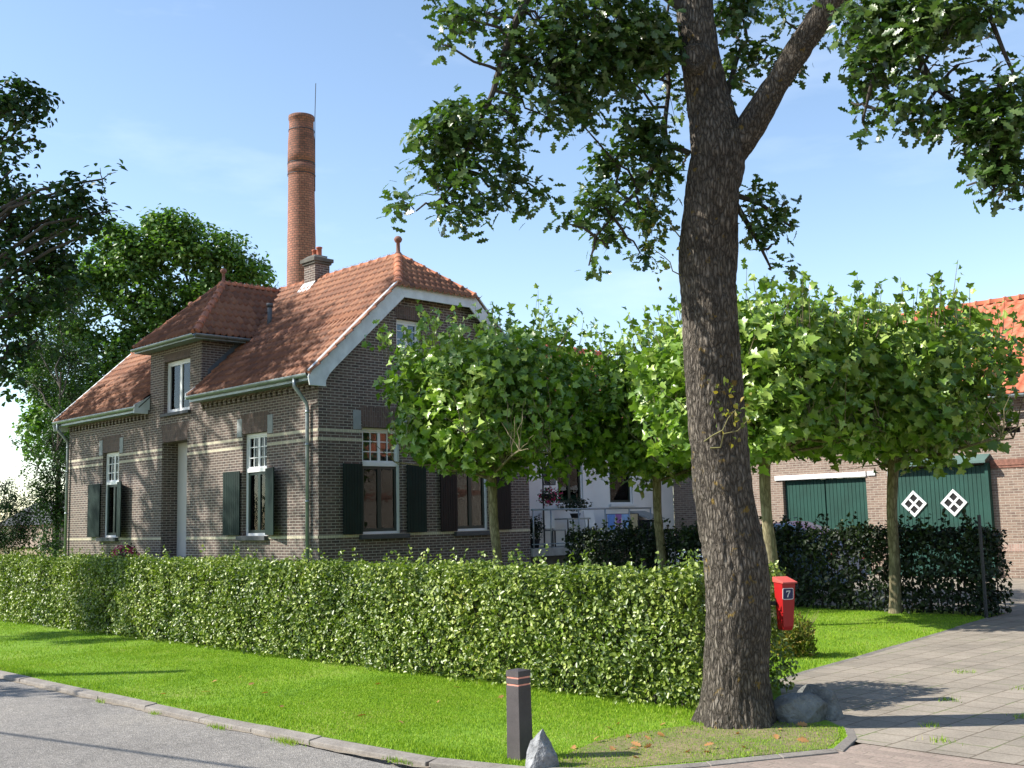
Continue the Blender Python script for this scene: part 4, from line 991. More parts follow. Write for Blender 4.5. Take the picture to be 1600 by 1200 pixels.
leaves('blossom', p[220:], p[220:] - [lx, ly, 2.1], rng.uniform(.05, .08, 200), SIMPLE, M['pink'], bk)

# terrace furniture
def ter_z(): return .921
tb = empty('garden_table', (-19.85, 21.6, .92), 'grey garden table with a pale top on the terrace behind the railing', 'table')
MB().box(-20.2, -19.55, 21.2, 22.1, 1.61, 1.65).build('tabletop', M['galv'], tb, bevel=.01)
for a, b in ((-20.15, 21.25), (-19.6, 21.25), (-20.15, 22.05), (-19.6, 22.05)): MB().tube([(a, b, .921), (a, b, 1.609)], .018, 6).build('leg', M['metal_dark'], tb)
for (y, lab) in ((20.95, 'pale garden chair left of the grey terrace table'), (22.55, 'pale garden chair right of the grey terrace table')):
    c = empty('garden_chair', (-19.8, y, .92), lab, 'chair', 'chairs on the terrace')
    MB().box(-20.0, -19.58, y - .21, y + .21, 1.33, 1.37).build('seat', M['galv'], c, bevel=.01)
    MB().rbox((-20.0 if y < 21 else -20.0, y, 1.62), .03, .42, .46, 0, -.15).build('backrest', M['render_white'], c, bevel=.008)
    for a in (-19.98, -19.60):
        for b in (y - .19, y + .19): MB().tube([(a, b, .921), (a, b, 1.33)], .014, 6).build('leg', M['metal_dark'], c)
def bush(name, c, r, n, mat, parent, size=(.05, .09), tpl=SIMPLE, part='foliage', seed=3, flat=1.0, shell=.5):
    rg = np.random.default_rng(seed)
    d = unit(rg.normal(0, 1, (n, 3))); rr = rg.random(n) ** shell
    bump = 1 + .25 * noise3(d * 2.2, 1.0, seed)
    p = d * (rr * bump)[:, None] * np.array(r) + np.array(c)
    p[:, 2] = np.maximum(p[:, 2], .03)
    return leaves(part, p, d + [0, 0, .4], rg.uniform(size[0], size[1], n), tpl, mat, parent, jit=.55, rg=rg)
for k, (y, h, lab) in enumerate(((20.05, .55, 'leafy pot plant by the first railing post on the terrace'), (21.6, .28, 'low bowl of trailing green leaves on the terrace table'))):
    z = .921 if k == 0 else 1.651
    pp = empty('potted_plant', (-19.65, y, z), lab, 'potted plant')
    MB().lathe((-19.65, y, z), [(.10, 0), (.14, .2 if k == 0 else .1), (.15, .22 if k == 0 else .12)], 12).build('pot', M['metal_dark'], pp, smooth=True)
    bush('x', (-19.65, y, z + .22 + h * .5), (.26 + .14 * k, .26 + .2 * k, h * .6), 420, M['dark_hedge_leaf'], pp, seed=11 + k)

# washing on a line at the right end of the terrace
lr = empty('drying_rack', (-19.75, 24.0, .92), 'thin washing line frame at the right end of the terrace', 'drying rack')
MB().tube([(-19.75, 22.95, 1.73), (-19.75, 24.34, 1.73)], .012, 6).build('line', M['metal_dark'], lr)
for y in (22.95, 24.34): MB().tube([(-19.75, y, .921), (-19.75, y, 1.73)], .018, 6).build('post', M['metal_dark'], lr)
for (y, w, h, col, lab) in ((23.16, .27, .42, (.16, .30, .70), 'blue shirt hanging leftmost on the washing line'), (23.47, .22, .32, (.36, .16, .42), 'small purple top hanging between the two blue shirts'),
                            (23.77, .28, .40, (.30, .48, .80), 'light blue shirt hanging right of the purple top'), (24.14, .26, .46, (.50, .42, .26), 'beige towel hanging rightmost on the washing line')):
    mb = MB(); n = 9
    for i in range(n):
        for j in range(6):
            yy = y + w * (i / (n - 1) - .5) * (1 + (.18 if j < 2 and w < .38 else 0)); mb.v.append((-19.75 + .025 * math.sin(i * 1.9 + y * 7) * (j / 5) + .004, yy, 1.725 - h * j / 5))
    for i in range(n - 1):
        for j in range(5): mb.f.append((i * 6 + j, i * 6 + j + 1, (i + 1) * 6 + j + 1, (i + 1) * 6 + j))
    o = mb.build('garment' if 'towel' not in lab else 'towel', plain('cloth_%02d' % int(y * 10 % 97), col, .9, .12, 8, .05), None)
    md = o.modifiers.new('thickness', 'SOLIDIFY'); md.thickness = .006
    tag(o, lab, 'laundry', 'washing on the terrace line')

# ================================================================== BARN
YB = 26.85; BX0, BX1 = XW, 2.0
barn = empty('barn', (BX1, YB, 0), 'long brown brick barn with bright orange tiled roof and green doors', 'barn')
D1 = (-16.62, -14.12, 0.0, 2.55); D2 = (-13.42, -10.95, 0.0, 2.70); VH = (-10.55, -10.1, 3.42, 3.56)
mb = MB(); wall_poly(mb, (BX0, BX1, 0, 4.45), [D1, D2, VH], 'Y', YB, .35, 1)
mb.box(BX1 - .35, BX1, YB + .35, YB + 8, 0, 4.45); mb.box(BX0, BX0 + .35, YB + .35, YB + 8, 0, 4.45)
for x in (BX1 - .35, BX0): mb.prism([(x, YB, 4.45), (x, YB + 8, 4.45), (x, YB + 4, 7.2)], (.35, 0, 0))
mb.build('wall', M['brick_barn'], barn)
mb = MB(); mb.box(-10.86, BX1, YB - .035, YB - .001, 2.66, 2.80); mb.box(-10.86, BX1, YB - .02, YB - .001, 2.60, 2.659)
mb.build('ledge', M['rust'], barn)
MB().box(-10.86, BX1, YB - .012, YB - .001, .62, .80).build('soldier_course', brick('barn_soldier_brick', (0.36, 0.235, 0.19), (0.26, 0.17, 0.14), (0.46, 0.33, 0.27), (0.45, 0.39, 0.33), rot=True, bw=.2, dirt=.1), barn)
MB().box(VH[0], VH[1], YB + .15, YB + .2, VH[2] - .02, VH[3] + .02).build('vent', M['dark_room'], barn)
BL = math.hypot(4.4, 3.0)
tile_plane('roof', (BX0 - .2, YB - .38, 4.32), (1, 0, 0), Vector((0, 4.4, 3.0)), BX1 - BX0 + .5, BL + .05, M['tile_new'], barn, [((0, YB + 4.03, 0), (0, 1, 0))], tw=.28, th=.36)
tile_plane('roof', (BX1 + .3, YB + 8.4, 4.32), (-1, 0, 0), Vector((0, -4.4, 3.0)), BX1 - BX0 + .5, BL + .05, M['tile_new'], barn, [((0, YB + 4.03, 0), (0, -1, 0))], tw=.28, th=.36)
mb = MB(); ridge_tiles(mb, (BX0 - .2, YB + 4.02, 7.36), (BX1 + .3, YB + 4.02, 7.36), .12, .4)
mb.build('ridge', plain('bright_ridge_clay', (.56, .16, .075), .75, .15, 4, .1), barn, smooth=True)
gutter(barn, (BX0 - .2, YB - .44, 4.28), (BX1 + .3, YB - .44, 4.28))
def plank_door(x0, x1, z0, z1, y, mat, holes=(), pw=.105):
    """vertical boards with V joints; diamond windows are set on the face"""
    mb = MB(); n = round((x1 - x0) / pw); w = (x1 - x0) / n
    mb.box(x0, x1, y + .02, y + .05, z0, z1)
    for k in range(n): mb.box(x0 + w * k + .006, x0 + w * (k + 1) - .006, y, y + .0199, z0, z1)
    return mb
dr = plank_door(D1[0] + .03, (D1[0] + D1[1]) / 2 - .015, .03, D1[3] - .02, YB + .10, None).build('door_leaf', M['barn_green'], barn)
dr = plank_door((D1[0] + D1[1]) / 2 + .015, D1[1] - .03, .03, D1[3] - .02, YB + .10, None).build('door_leaf', M['barn_green'], barn)
MB().box(D1[0] + .01, D1[1] - .01, YB + .151, YB + .17, .01, D1[3] - .01).build('door_backing', M['dark_room'], barn)
mb = MB(); mb.box(D1[0] - .22, D1[1] + .02, YB - .04, YB + .06, D1[3] + .0, D1[3] + .13); mb.build('door_beam', M['white'], barn, bevel=.005)
MB().box(D1[1] + .06, D1[1] + .28, YB - .035, YB - .001, D1[3] + .02, D1[3] + .14).build('beam_end', M['white'], barn)
big = plank_door(D2[0] + .02, D2[1] - .02, .02, D2[3] - .02, YB - .10, None)
big = big.build('sliding_door', M['barn_green'], barn)
MB().box(D2[0] + .01, D2[1] - .01, YB + .2, YB + .25, 0, D2[3]).build('door_backing', M['dark_room'], barn)
for cx in (-12.79, -11.77):
    cz = 1.805; s = .335; y = YB - .105
    def dia(r): return [Vector((cx + r, y, cz)), Vector((cx, y, cz + r)), Vector((cx - r, y, cz)), Vector((cx, y, cz - r))]
    mb = MB(); o_, i_ = dia(s), dia(s * .74)
    for k in range(4):
        mb.prism([o_[k], o_[(k + 1) % 4], i_[(k + 1) % 4], i_[k]], (0, -.03, 0))
    a, b, c_, d_ = [(i_[k] + i_[(k + 1) % 4]) / 2 for k in range(4)]
    def bar(p, q, w=.026, dy=-.024):
        t = (q - p).normalized(); sd = Vector((t.z, 0, -t.x)) * w
        mb.prism([p + sd, q + sd, q - sd, p - sd], (0, dy, 0))
    bar(a, c_); bar(b, d_, dy=-.022)
    fr = mb.build('diamond_window', M['white'], big)
    MB().prism([p + Vector((0, -.004, 0)) for p in dia(s * .76)], (0, -.004, 0)).build('diamond_pane', M['dark_room'], big)
mb = MB()   # sloping sheet canopy over the sliding door
mb.prism([(D2[0] - .12, YB - .002, 2.96), (D2[0] - .12, YB - .34, 2.80), (D2[0] - .12, YB - .34, 2.735), (D2[0] - .12, YB - .31, 2.735), (D2[0] - .12, YB - .31, 2.78), (D2[0] - .12, YB - .002, 2.92)], (D2[1] - D2[0] + .22, 0, 0))
mb.build('door_canopy', M['barn_green_light'], barn, bevel=.003)
MB().box(D2[1] + .0, D2[1] + .08, YB - .16, YB - .001, 0, 2.74).build('door_post', M['barn_green'], barn)
MB().box(D2[0] - .07, D2[0] - .01, YB - .06, YB - .001, 0, 2.72).build('door_post', M['white'], barn)

# ================================================================== TALL CHIMNEY
cb = at(471, 830, 78); cbx, cby = cb[0], cb[1]
stack = empty('factory_chimney', (cbx, cby, 0), 'tall round red brick factory chimney with sooty top behind the house', 'chimney')
def uvlathe(name, prof, mat, parent, n=40):
    V, UV, Fc = [], [], []
    for i, (r, z) in enumerate(prof):
        for k in range(n + 1):
            a = 2 * math.pi * k / n; V.append((cbx + r * math.cos(a), cby + r * math.sin(a), z * 1.04)); UV.append((k / n * 6.3, z))
    for i in range(len(prof) - 1):
        for k in range(n): Fc.append((i * (n + 1) + k, i * (n + 1) + k + 1, (i + 1) * (n + 1) + k + 1, (i + 1) * (n + 1) + k))
    return mesh_obj(name, V, np.array(Fc), mat, parent, uvs=UV, smooth=True)
rr = lambda z: 1.30 - (1.30 - .90) * z / 30.5
prof = []
for z in np.linspace(0, 26.2, 40): prof += [(rr(z) + .006 * math.sin(z * 3), z)]
uvlathe('shaft', prof, M['brick_stack'], stack)
uvlathe('crown', [(rr(26.2), 26.2), (1.0, 26.22), (1.02, 26.9), (.965, 26.92), (.965, 27.0), (1.01, 27.02), (1.0, 27.6), (.98, 28.6), (.93, 29.2), (.90, 29.8), (.90, 30.2), (.95, 30.25), (.95, 30.5), (.70, 30.5), (.68, 28.5)], M['brick_sooty'], stack)
mb = MB()
for z in (29.4, 26.96, 26.15):
    mb = MB()
    o = len(mb.v)
    r0 = rr(z) + .06 if z < 28 else .95
    for (dr_, dz) in ((0, 0), (.015, 0), (.015, .05), (0, .05)):
        for k in range(40): a = 2 * math.pi * k / 40; mb.v.append((cbx + (r0 + dr_) * math.cos(a), cby + (r0 + dr_) * math.sin(a), z * 1.04 + dz))
    for i in range(4):
        for k in range(40): mb.f.append((o + i * 40 + k, o + i * 40 + (k + 1) % 40, o + ((i + 1) % 4) * 40 + (k + 1) % 40, o + ((i + 1) % 4) * 40 + k))
    mb.build('iron_band', M['metal_dark'], stack)
rp = np.array([cbx, cby, 0]) + RT * 1.0
MB().tube([(rp[0], rp[1], 26.0), (rp[0], rp[1], 31.6), (rp[0] + .05, rp[1] + .05, 34.3)], .03, 6).build('lightning_rod', M['metal_dark'], stack)
# ==== END BUILDINGS

# ================================================================== STORAGE BOX, CAR BEHIND THE DARK HEDGE
sb = empty('storage_box', (-19.9, 25.1, 0), 'dark storage box with a pale sloping lid against the white wall end', 'storage box')
MB().box(-20.38, -19.7, 24.75, 25.4, 0, 1.55).build('body', M['dark_room'], sb, bevel=.02)
MB().prism([(-20.38, 24.72, 1.78), (-20.38, 25.43, 1.78), (-19.66, 25.43, 1.56), (-19.66, 24.72, 1.56)], (0, 0, .03)).build('lid', M['galv'], sb)

def make_car():
    c = W(5.2, 22.8)
    cx, cy = float(c[0]), float(c[1])
    car = empty('parked_car', (cx, cy, 0), 'light blue hatchback parked in the yard behind the dark hedge', 'car')
    paint = plain('light_blue_car_paint', (0.20, 0.28, 0.40), 0.25, 0.04, 1.0, 0.0)
    # side profile along X, loft across Y with tumblehome
    prof = [(-1.85, .35), (-1.90, .62), (-1.72, .86), (-1.0, .96), (-.35, 1.36), (.75, 1.42), (1.45, 1.18), (1.80, .92), (1.86, .5), (1.80, .30), (1.45, .22), (-1.5, .22)]
    rows = []
    for (yy, sx, tz) in ((-.80, .96, 0), (-.74, .99, .02), (-.55, 1.0, .05), (0, 1.01, .07), (.55, 1.0, .05), (.74, .99, .02), (.80, .96, 0)):
        rows.append([(cx + x * sx, cy + yy * (1 - .22 * max(0, (z - .9) / .5)), z + (tz if z > .9 else 0)) for x, z in prof])
    mb = MB(); n = len(prof)
    for r_ in rows: mb.v += r_
    for i in range(len(rows) - 1):
        for k in range(n): mb.f.append((i * n + k, i * n + (k + 1) % n, (i + 1) * n + (k + 1) % n, (i + 1) * n + k))
    mb.f.append(tuple(range(n))); mb.f.append(tuple(range((len(rows) - 1) * n, len(rows) * n))[::-1])
    mb.build('body', paint, car, smooth=False)
    for s in (-1, 1):
        y = cy + s * .735
        for a, b in ((-.78, .02), (.08, .98)):
            MB().prism([(cx + a, y + s * .015, .99), (cx + b, y + s * .015, .99), (cx + (b if b < .5 else b - .12), y - s * .09, 1.33), (cx + (a + .42 if a < 0 else a), y - s * .09, 1.33)], (0, s * .02, 0)).build('side_window', M['glass'], car)
        for x in (-1.18, 1.15):
            w = MB().tube([(cx + x, cy + s * .62, .30), (cx + x, cy + s * .815, .30)], .30, 20).build('wheel', M['metal_dark'], car)
            MB().tube([(cx + x, cy + s * .816, .30), (cx + x, cy + s * .83, .30)], .18, 14).build('rim', M['galv'], w)
        MB().rbox((cx - 1.80, cy + s * .55, .70), .12, .3, .14, 0, .3).build('headlight', M['white'], car, bevel=.02)
        MB().rbox((cx + 1.78, cy + s * .6, .80), .12, .2, .2, 0, -.2).build('tail_light', M['red'], car, bevel=.02)
    MB().prism([(cx - .98, cy - .60, 1.0), (cx - .98, cy + .60, 1.0), (cx - .40, cy + .50, 1.41), (cx - .40, cy - .50, 1.41)], (-.02, 0, .02)).build('windscreen', M['glass'], car)
make_car()

# ================================================================== HEDGES
def hedge(name, segs, ztop, n, size, mat, label, seed, shoots=0, tpl=SIMPLE, core=True, depth=.16, open_=0.0, cat='hedge', shoot_len=.22):
    """clipped hedge: leaves all through a ragged shell round boxes, plus twigs inside"""
    rg = np.random.default_rng(seed)
    x0 = min(s[0] for s in segs); y0 = min(s[2] for s in segs)
    h = empty(name, (segs[0][1], segs[0][2], 0), label, cat)
    P, Nn = [], []
    areas = []
    for (a, b, c, d) in segs:
        areas.append([(b - a) * ztop, (b - a) * ztop * .45, (d - c) * ztop, (d - c) * ztop * .6, (b - a) * (d - c)])
    tot = sum(map(sum, areas))
    for (a, b, c, d), ar in zip(segs, areas):
        for k, (fn) in enumerate(((0, -1, 0), (0, 1, 0), (1, 0, 0), (-1, 0, 0), (0, 0, 1))):
            m_ = int(n * ar[k] / tot)
            u_ = rg.random((m_, 2)); dd = depth * (rg.random(m_) ** 1.5)
            if k == 0: p = np.c_[a + (b - a) * u_[:, 0], c + dd, ztop * u_[:, 1]]
            elif k == 1: p = np.c_[a + (b - a) * u_[:, 0], d - dd, ztop * u_[:, 1]]
            elif k == 2: p = np.c_[b - dd, c + (d - c) * u_[:, 0], ztop * u_[:, 1]]
            elif k == 3: p = np.c_[a + dd, c + (d - c) * u_[:, 0], ztop * u_[:, 1]]
            else: p = np.c_[a + (b - a) * u_[:, 0], c + (d - c) * u_[:, 1], ztop - dd]
            fnv = np.array(fn, float)
            bump = +.055 * noise3(p, 2.3, seed) + .07 * noise3(p, 6.0, seed + 1) + .045 * noise3(p, 14., seed + 2)
            p = p + fnv * bump[:, None] * (1.0 if k != 4 else .9)
            # rounded shoulders: pull the top edge in
            if k < 2: p[:, 1] -= fn[1] * .10 * np.clip((p[:, 2] - ztop + .18) / .18, 0, 1) ** 2
            if k < 4: p[:, 2] += .03 * noise3(p, 3.0, seed + 4)
            keep = (p[:, 2] > .035) & (noise3(p, 9.0, seed + 7) > -.62 + .25 * np.clip(1 - p[:, 2] / .3, 0, 1))
            if open_: keep &= noise3(p, 3.4, seed + 6) > -1.2 + open_ * (.3 + 2.2 * np.clip(p[:, 2] / ztop, 0, 1) ** 1.5)
            P.append(p[keep]); Nn.append(np.tile(fnv + [0, 0, .45], (keep.sum(), 1)))
    P = np.vstack(P); Nn = np.vstack(Nn)
    if shoots:
        for _ in range(shoots):
            a, b, c, d = segs[rg.integers(len(segs))] if rg.random() < .3 else segs[0]
            x = rg.uniform(a, b); y = c + (d - c) * rg.random() ** 1.5; L_ = shoot_len * rg.random() ** 1.8 + .05
            lean = rg.normal(0, .25, 2); m_ = int(L_ / .022) + 2
            t = np.linspace(0, 1, m_)
            q = np.c_[x + lean[0] * t * L_, y + lean[1] * t * L_, ztop - .03 + t * L_] + rg.normal(0, .010, (m_, 3))
            P = np.vstack([P, q]); Nn = np.vstack([Nn, rg.normal(0, .6, (m_, 3)) + [0, -.5, .5]])
    leaves('foliage', P, Nn, rg.uniform(size[0], size[1], len(P)), tpl, mat, h, jit=.8, rg=rg)
    # inner twigs
    mb = MB()
    for (a, b, c, d) in segs:
        nx = int((b - a) / .16) + 2; ny = max(1, int((d - c) / .3))
        for i in range(nx):
            for j in range(ny):
                x = a + .1 + (b - a - .2) * i / max(1, nx - 1) + rg.normal(0, .04); y = c + .2 + (d - c - .4) * (j + .5) / ny + rg.normal(0, .06)
                mb.tube([(x, y, 0), (x + rg.normal(0, .03), y, ztop * .35), (x + rg.normal(0, .08), y + rg.normal(0, .05), ztop * .9)], [.014, .010, .004], 5)
                for _ in range(5):
                    z = rg.uniform(.12, ztop * .8); an = rg.uniform(0, 6.28)
                    mb.tube([(x, y, z), (x + .22 * math.cos(an), y + .16 * math.sin(an), z + rg.uniform(.08, .25))], [.005, .002], 4, caps=False)
    mb.build('stems', M['twig'], h)
    if core:   # dense dark heart of litter and shaded twigs
        rgc = np.random.default_rng(seed + 50)
        for (a, b, c, d) in segs:
            m_ = int((b - a) * (d - c) * ztop * 900)
            p = np.c_[rgc.uniform(a + .16, b - .16, m_), rgc.uniform(c + .16, d - .16, m_), rgc.uniform(.05, ztop - .12, m_)]
            leaves('inner_foliage', p, rgc.normal(0, 1, (m_, 3)), rgc.uniform(size[1], size[1] * 1.7, m_), tpl, mat, h, jit=.5, rg=rgc)
    return h
hedge('beech_hedge', [(-34, -5.64, 7.68, 8.45), (-6.5, -5.66, 8.45, 9.12)], 1.15, 160000, (.030, .060), M['hedge_leaf'],
      'long clipped beech hedge with bright green leaves along the roadside lawn', 21, shoots=420)
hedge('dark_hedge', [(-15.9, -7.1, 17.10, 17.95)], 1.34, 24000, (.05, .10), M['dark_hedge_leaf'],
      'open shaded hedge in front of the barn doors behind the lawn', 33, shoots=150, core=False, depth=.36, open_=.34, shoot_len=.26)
po = MB().tube([(-7.12, 17.02, 0), (-7.12, 17.02, 1.55)], .028, 8).build('hedge_post', M['metal_dark'], None)
tag(po, 'thin grey post at the driveway end of the shaded hedge', 'post')

# ================================================================== TREES
def bark_trunk(name, path, radii, mat, parent, n=96, m=14, amp=.02, seed=0, flare=None, knots=()):
    """trunk with furrowed bark: real ridges running along it"""
    P = catmull(path, m); Rr = np.interp(np.linspace(0, len(path) - 1, len(P)), range(len(path)), radii)
    V = []; up = np.array([1., 0, 0]); prev = None; arc = 0
    for i, p in enumerate(P):
        t = unit(P[min(i + 1, len(P) - 1)] - P[max(i - 1, 0)])
        a = unit(up - t * (up @ t)); up = a; b = np.cross(t, a)
        if i: arc += np.linalg.norm(P[i] - P[i - 1])
        an = np.linspace(0, 2 * math.pi, n, endpoint=False)
        ring = np.cos(an)[:, None] * a + np.sin(an)[:, None] * b
        r = Rr[i] * np.ones(n)
        if flare:
            h = max(0, 1 - arc / flare[0]); r = r * (1 + flare[1] * h ** 2 * (1 + .45 * np.cos(an * 5 + 1.3)))
        q = np.c_[np.cos(an) * Rr[i] * 9 + .3 * np.sin(arc * 3), np.sin(an) * Rr[i] * 9, np.full(n, arc * 2.0)]
        f = np.abs(noise3(q * [2.3, 2.3, 2.6], 1.0, seed)) ; f2 = np.abs(noise3(q * [4.6, 4.6, 5.5], 1.0, seed + 5)); f3 = noise3(np.c_[q[:, :2] * .5, q[:, 2]], 1.0, seed + 9)
        ridge = np.minimum(f * 2.4, 1) * .65 + np.minimum(f2 * 2.2, 1) * .35
        r = r + amp * (ridge - .7) + amp * 1.1 * f3
        V.append(p + ring * r[:, None])
    for (ki, kang, kr, kh) in knots:
        pass
    V = np.vstack(V); k = len(P)
    i0 = (np.arange(k - 1)[:, None] * n + np.arange(n)[None]).ravel(); i1 = (np.arange(k - 1)[:, None] * n + (np.arange(n)[None] + 1) % n).ravel()
    Fc = np.c_[i0, i1, i1 + n, i0 + n]
    return mesh_obj(name, V, Fc, mat, parent, smooth=True)

def limb_mesh(mb, a, b, r0, r1, rg, wob=.08, n=6, sag=0.0, k=5):
    a, b = np.array(a, float), np.array(b, float); L_ = np.linalg.norm(b - a); pts = []
    for i in range(k):
        t = i / (k - 1); p = a + (b - a) * t + (rg.normal(0, wob * L_ * .25, 3) if 0 < i < k - 1 else 0); p = p + np.array([0, 0, -sag * L_ * t * (1 - t) * 2]); pts.append(tuple(p))
    mb.tube(pts, list(np.linspace(r0, r1, k)), n, caps=False)
    return [np.array(p) for p in pts]

def foliage_clusters(blobs, per, leaf_n, leaf, rg, spread=.13):
    """blobs: (centre, radii). Returns leaf positions, normals and twig tips; leaves sit in rosettes at the ends of twigs"""
    P, Nn, tips, base = [], [], [], []
    for (c, r, dens) in blobs:
        c = np.array(c, float); r = np.array(r, float); m_ = max(3, int(per * dens * r[0] * r[1] * r[2] ** .6 * 4.2))
        d = unit(rg.normal(0, 1, (m_, 3))); q = rg.random(m_) ** .45
        t = c + d * q[:, None] * r
        t = t + .10 * np.c_[noise3(t, 2.0, 3), noise3(t, 2.0, 4), noise3(t, 2.0, 5)]
        keep = (noise3(t, 1.9, 8) > -.6) & (noise3(t, 4.2, 9) > -.35)
        t = t[keep]; d = d[keep]
        tips.append(t); base.append(np.tile(c, (len(t), 1)))
        k = rg.poisson(leaf_n, len(t)) + 2
        idx = np.repeat(np.arange(len(t)), k)
        off = unit(rg.normal(0, 1, (len(idx), 3))) * (rg.random((len(idx), 1)) ** .6) * spread
        P.append(t[idx] + off); Nn.append(off / spread * .7 + d[idx] * .25 + [0, 0, .75])
    return np.vstack(P), np.vstack(Nn), np.vstack(tips), np.vstack(base)

# ---- the roadside oak
rg = np.random.default_rng(5)
OB = at(1150, 1126, 8.78); OB[2] = 0
oak = empty('oak_tree', (OB[0], OB[1], 0), 'big oak with deeply furrowed bark standing at the end of the beech hedge', 'tree')
D0 = 8.75
path = [OB + [0, 0, -.06], at(1151, 1060, 8.77), at(1150, 900, 8.75), at(1132, 780, 8.8), at(1118, 640, 8.82), at(1110, 500, 8.85), at(1106, 400, 8.88), at(1113, 300, 8.9), at(1122, 235, 8.92), at(1106, 150, 8.98), at(1092, 70, 9.0), at(1083, 0, 9.05), at(1080, -110, 9.1), at(1088, -300, 9.2), at(1075, -520, 9.3)]
radii = [.258, .25, .24, .235, .232, .228, .224, .222,   .228, .175, .155, .15, .135, .11, .07]
bark_trunk('trunk', path, radii, M['oak_bark'], oak, n=150, m=34, amp=.019, seed=2, flare=(.5, .34))
lp_ = [at(1130, 262, 8.93), at(1172, 200, 8.86), at(1222, 118, 8.75), at(1262, 55, 8.6), at(1310, -10, 8.45), at(1420, -120, 8.2), at(1560, -230, 7.9)]
bark_trunk('limb', lp_, [.12, .125, .102, .098, .09, .07, .04], M['oak_bark'], oak, n=90, m=20, amp=.013, seed=6)
# scar where a branch was cut
sc_c = Vector(at(1087, 100, 8.98)); nrm = Vector(EYE) - sc_c; nrm.z = 0; nrm.normalize(); sidev = Vector((-nrm.y, nrm.x, 0))
mb = MB(); o = 0; K = 20
sc_c = sc_c + nrm * .165
for (rr_, hh) in ((.13, -.05), (.11, .012), (.085, .024), (.062, .01), (.035, .012), (.004, .008)):
    for k in range(K): a = 2 * math.pi * k / K; w_ = rr_ * (1 + .09 * math.sin(3 * a) + .05 * math.sin(7 * a + hh * 60)); mb.v.append(tuple(sc_c + sidev * math.cos(a) * w_ + Vector((0, 0, 1)) * math.sin(a) * w_ + nrm * hh))
for i in range(5):
    for k in range(K): mb.f.append((i * K + k, i * K + (k + 1) % K, (i + 1) * K + (k + 1) % K, (i + 1) * K + k))
scar = mb.build('branch_scar', bark_mat('healed_bark_ring', (.07, .06, .048), (.13, .113, .092), (.20, .178, .15), 1.3), oak, smooth=True)
mb = MB()
for k in range(K): a = 2 * math.pi * k / K; mb.v.append(tuple(sc_c + sidev * math.cos(a) * .066 + Vector((0, 0, 1)) * math.sin(a) * .066 + nrm * .020))
mb.f.append(tuple(range(K))); mb.build('scar_hollow', M['oak_bark'], scar)

B_ = []
def blob(px, py, d, rx, ry, rz=None, dens=1.0):
    s = d / F; B_.append((at(px, py, d), (rx * s * 1.0, (rz or (rx + ry) / 2) * s, ry * s), dens))
# hanging bough on the left of the trunk
for a in [(700, 25, 8.2, 48, 40), (760, 20, 8.4, 60, 45), (690, 70, 8.2, 22, 18), (840, 30, 8.5, 80, 55), (930, 40, 8.7, 80, 60), (1010, 50, 8.8, 60, 70), (1040, 130, 9.2, 40, 60),
          (810, 115, 8.4, 55, 45), (880, 120, 8.5, 60, 45), (950, 125, 8.7, 55, 40), (1000, 110, 8.9, 50, 50), (740, 190, 8.3, 65, 50), (700, 235, 8.3, 55, 50), (770, 240, 8.3, 55, 55), (690, 300, 8.3, 48, 48),
          (740, 290, 8.3, 60, 42), (800, 300, 8.4, 45, 30), (650, 330, 8.2, 30, 26), (735, 340, 8.3, 45, 28), (805, 180, 8.3, 40, 50), (845, 300, 8.4, 22, 16), (910, 195, 8.6, 30, 30),
          (1000, 220, 8.9, 40, 36), (960, 250, 8.8, 40, 40), (1010, 280, 9.0, 45, 45), (940, 320, 8.8, 50, 42), (890, 350, 8.7, 42, 38), (1010, 340, 9.0, 45, 40), (950, 385, 8.8, 55, 32), (920, 415, 8.7, 40, 16), (1000, 395, 8.9, 30, 22), (1050, 250, 9.1, 26, 40), (880, 60, 8.5, 70, 50), (960, 90, 8.7, 60, 50), (1020, 90, 8.9, 50, 60), (900, 150, 8.5, 60, 40), (850, 180, 8.4, 40, 40), (980, 180, 8.8, 40, 40), (800, 60, 8.4, 50, 45), (1010, 200, 8.9, 36, 40)]:
    blob(*a)
# between trunk and limb, and the sprays on the right of the trunk
for a in [(1130, 30, 9.3, 45, 45), (1160, 20, 9.3, 40, 35), (1150, 110, 9.2, 35, 40), (1195, 95, 9.0, 40, 28), (1230, 100, 8.8, 35, 28), (1140, 150, 9.1, 20, 30), (1260, 60, 8.7, 25, 40), (1225, 30, 8.6, 12, 22, None, .5),
          (1180, 310, 9.0, 28, 22), (1225, 320, 9.0, 28, 22, None, .6), (1180, 365, 9.0, 34, 30), (1215, 380, 9.0, 30, 32), (1200, 420, 9.0, 38, 22), (1170, 335, 9.0, 20, 30), (1235, 355, 9.0, 14, 20, None, .6)]:
    blob(*a)
# the near boughs at the upper right
for a in [(*t_, 0, 1.7) for t_ in [(1330, 20, 7.4, 50, 50), (1400, 40, 7.2, 70, 55), (1480, 30, 7.0, 75, 55), (1560, 15, 6.8, 60, 38), (1370, 110, 7.2, 50, 42), (1440, 110, 7.0, 60, 50), (1500, 100, 6.9, 45, 50), (1330, 160, 7.3, 30, 28), (1380, 170, 7.2, 36, 22), (1440, 175, 7.1, 45, 22),
          (1500, 170, 6.9, 40, 35), (1560, 130, 6.8, 50, 45), (1590, 200, 6.8, 40, 55), (1530, 215, 6.9, 35, 30), (1560, 260, 6.8, 40, 40), (1500, 240, 6.9, 18, 14), (1550, 300, 6.8, 28, 20), (1510, 290, 6.9, 16, 14), (1600, 290, 6.8, 22, 30), (1355, 205, 7.3, 14, 10), (1470, 60, 7.0, 90, 60), (1540, 180, 6.85, 60, 50), (1570, 225, 6.8, 34, 60), (1545, 280, 6.8, 34, 28)]]:
    blob(*a)
vis = list(B_)
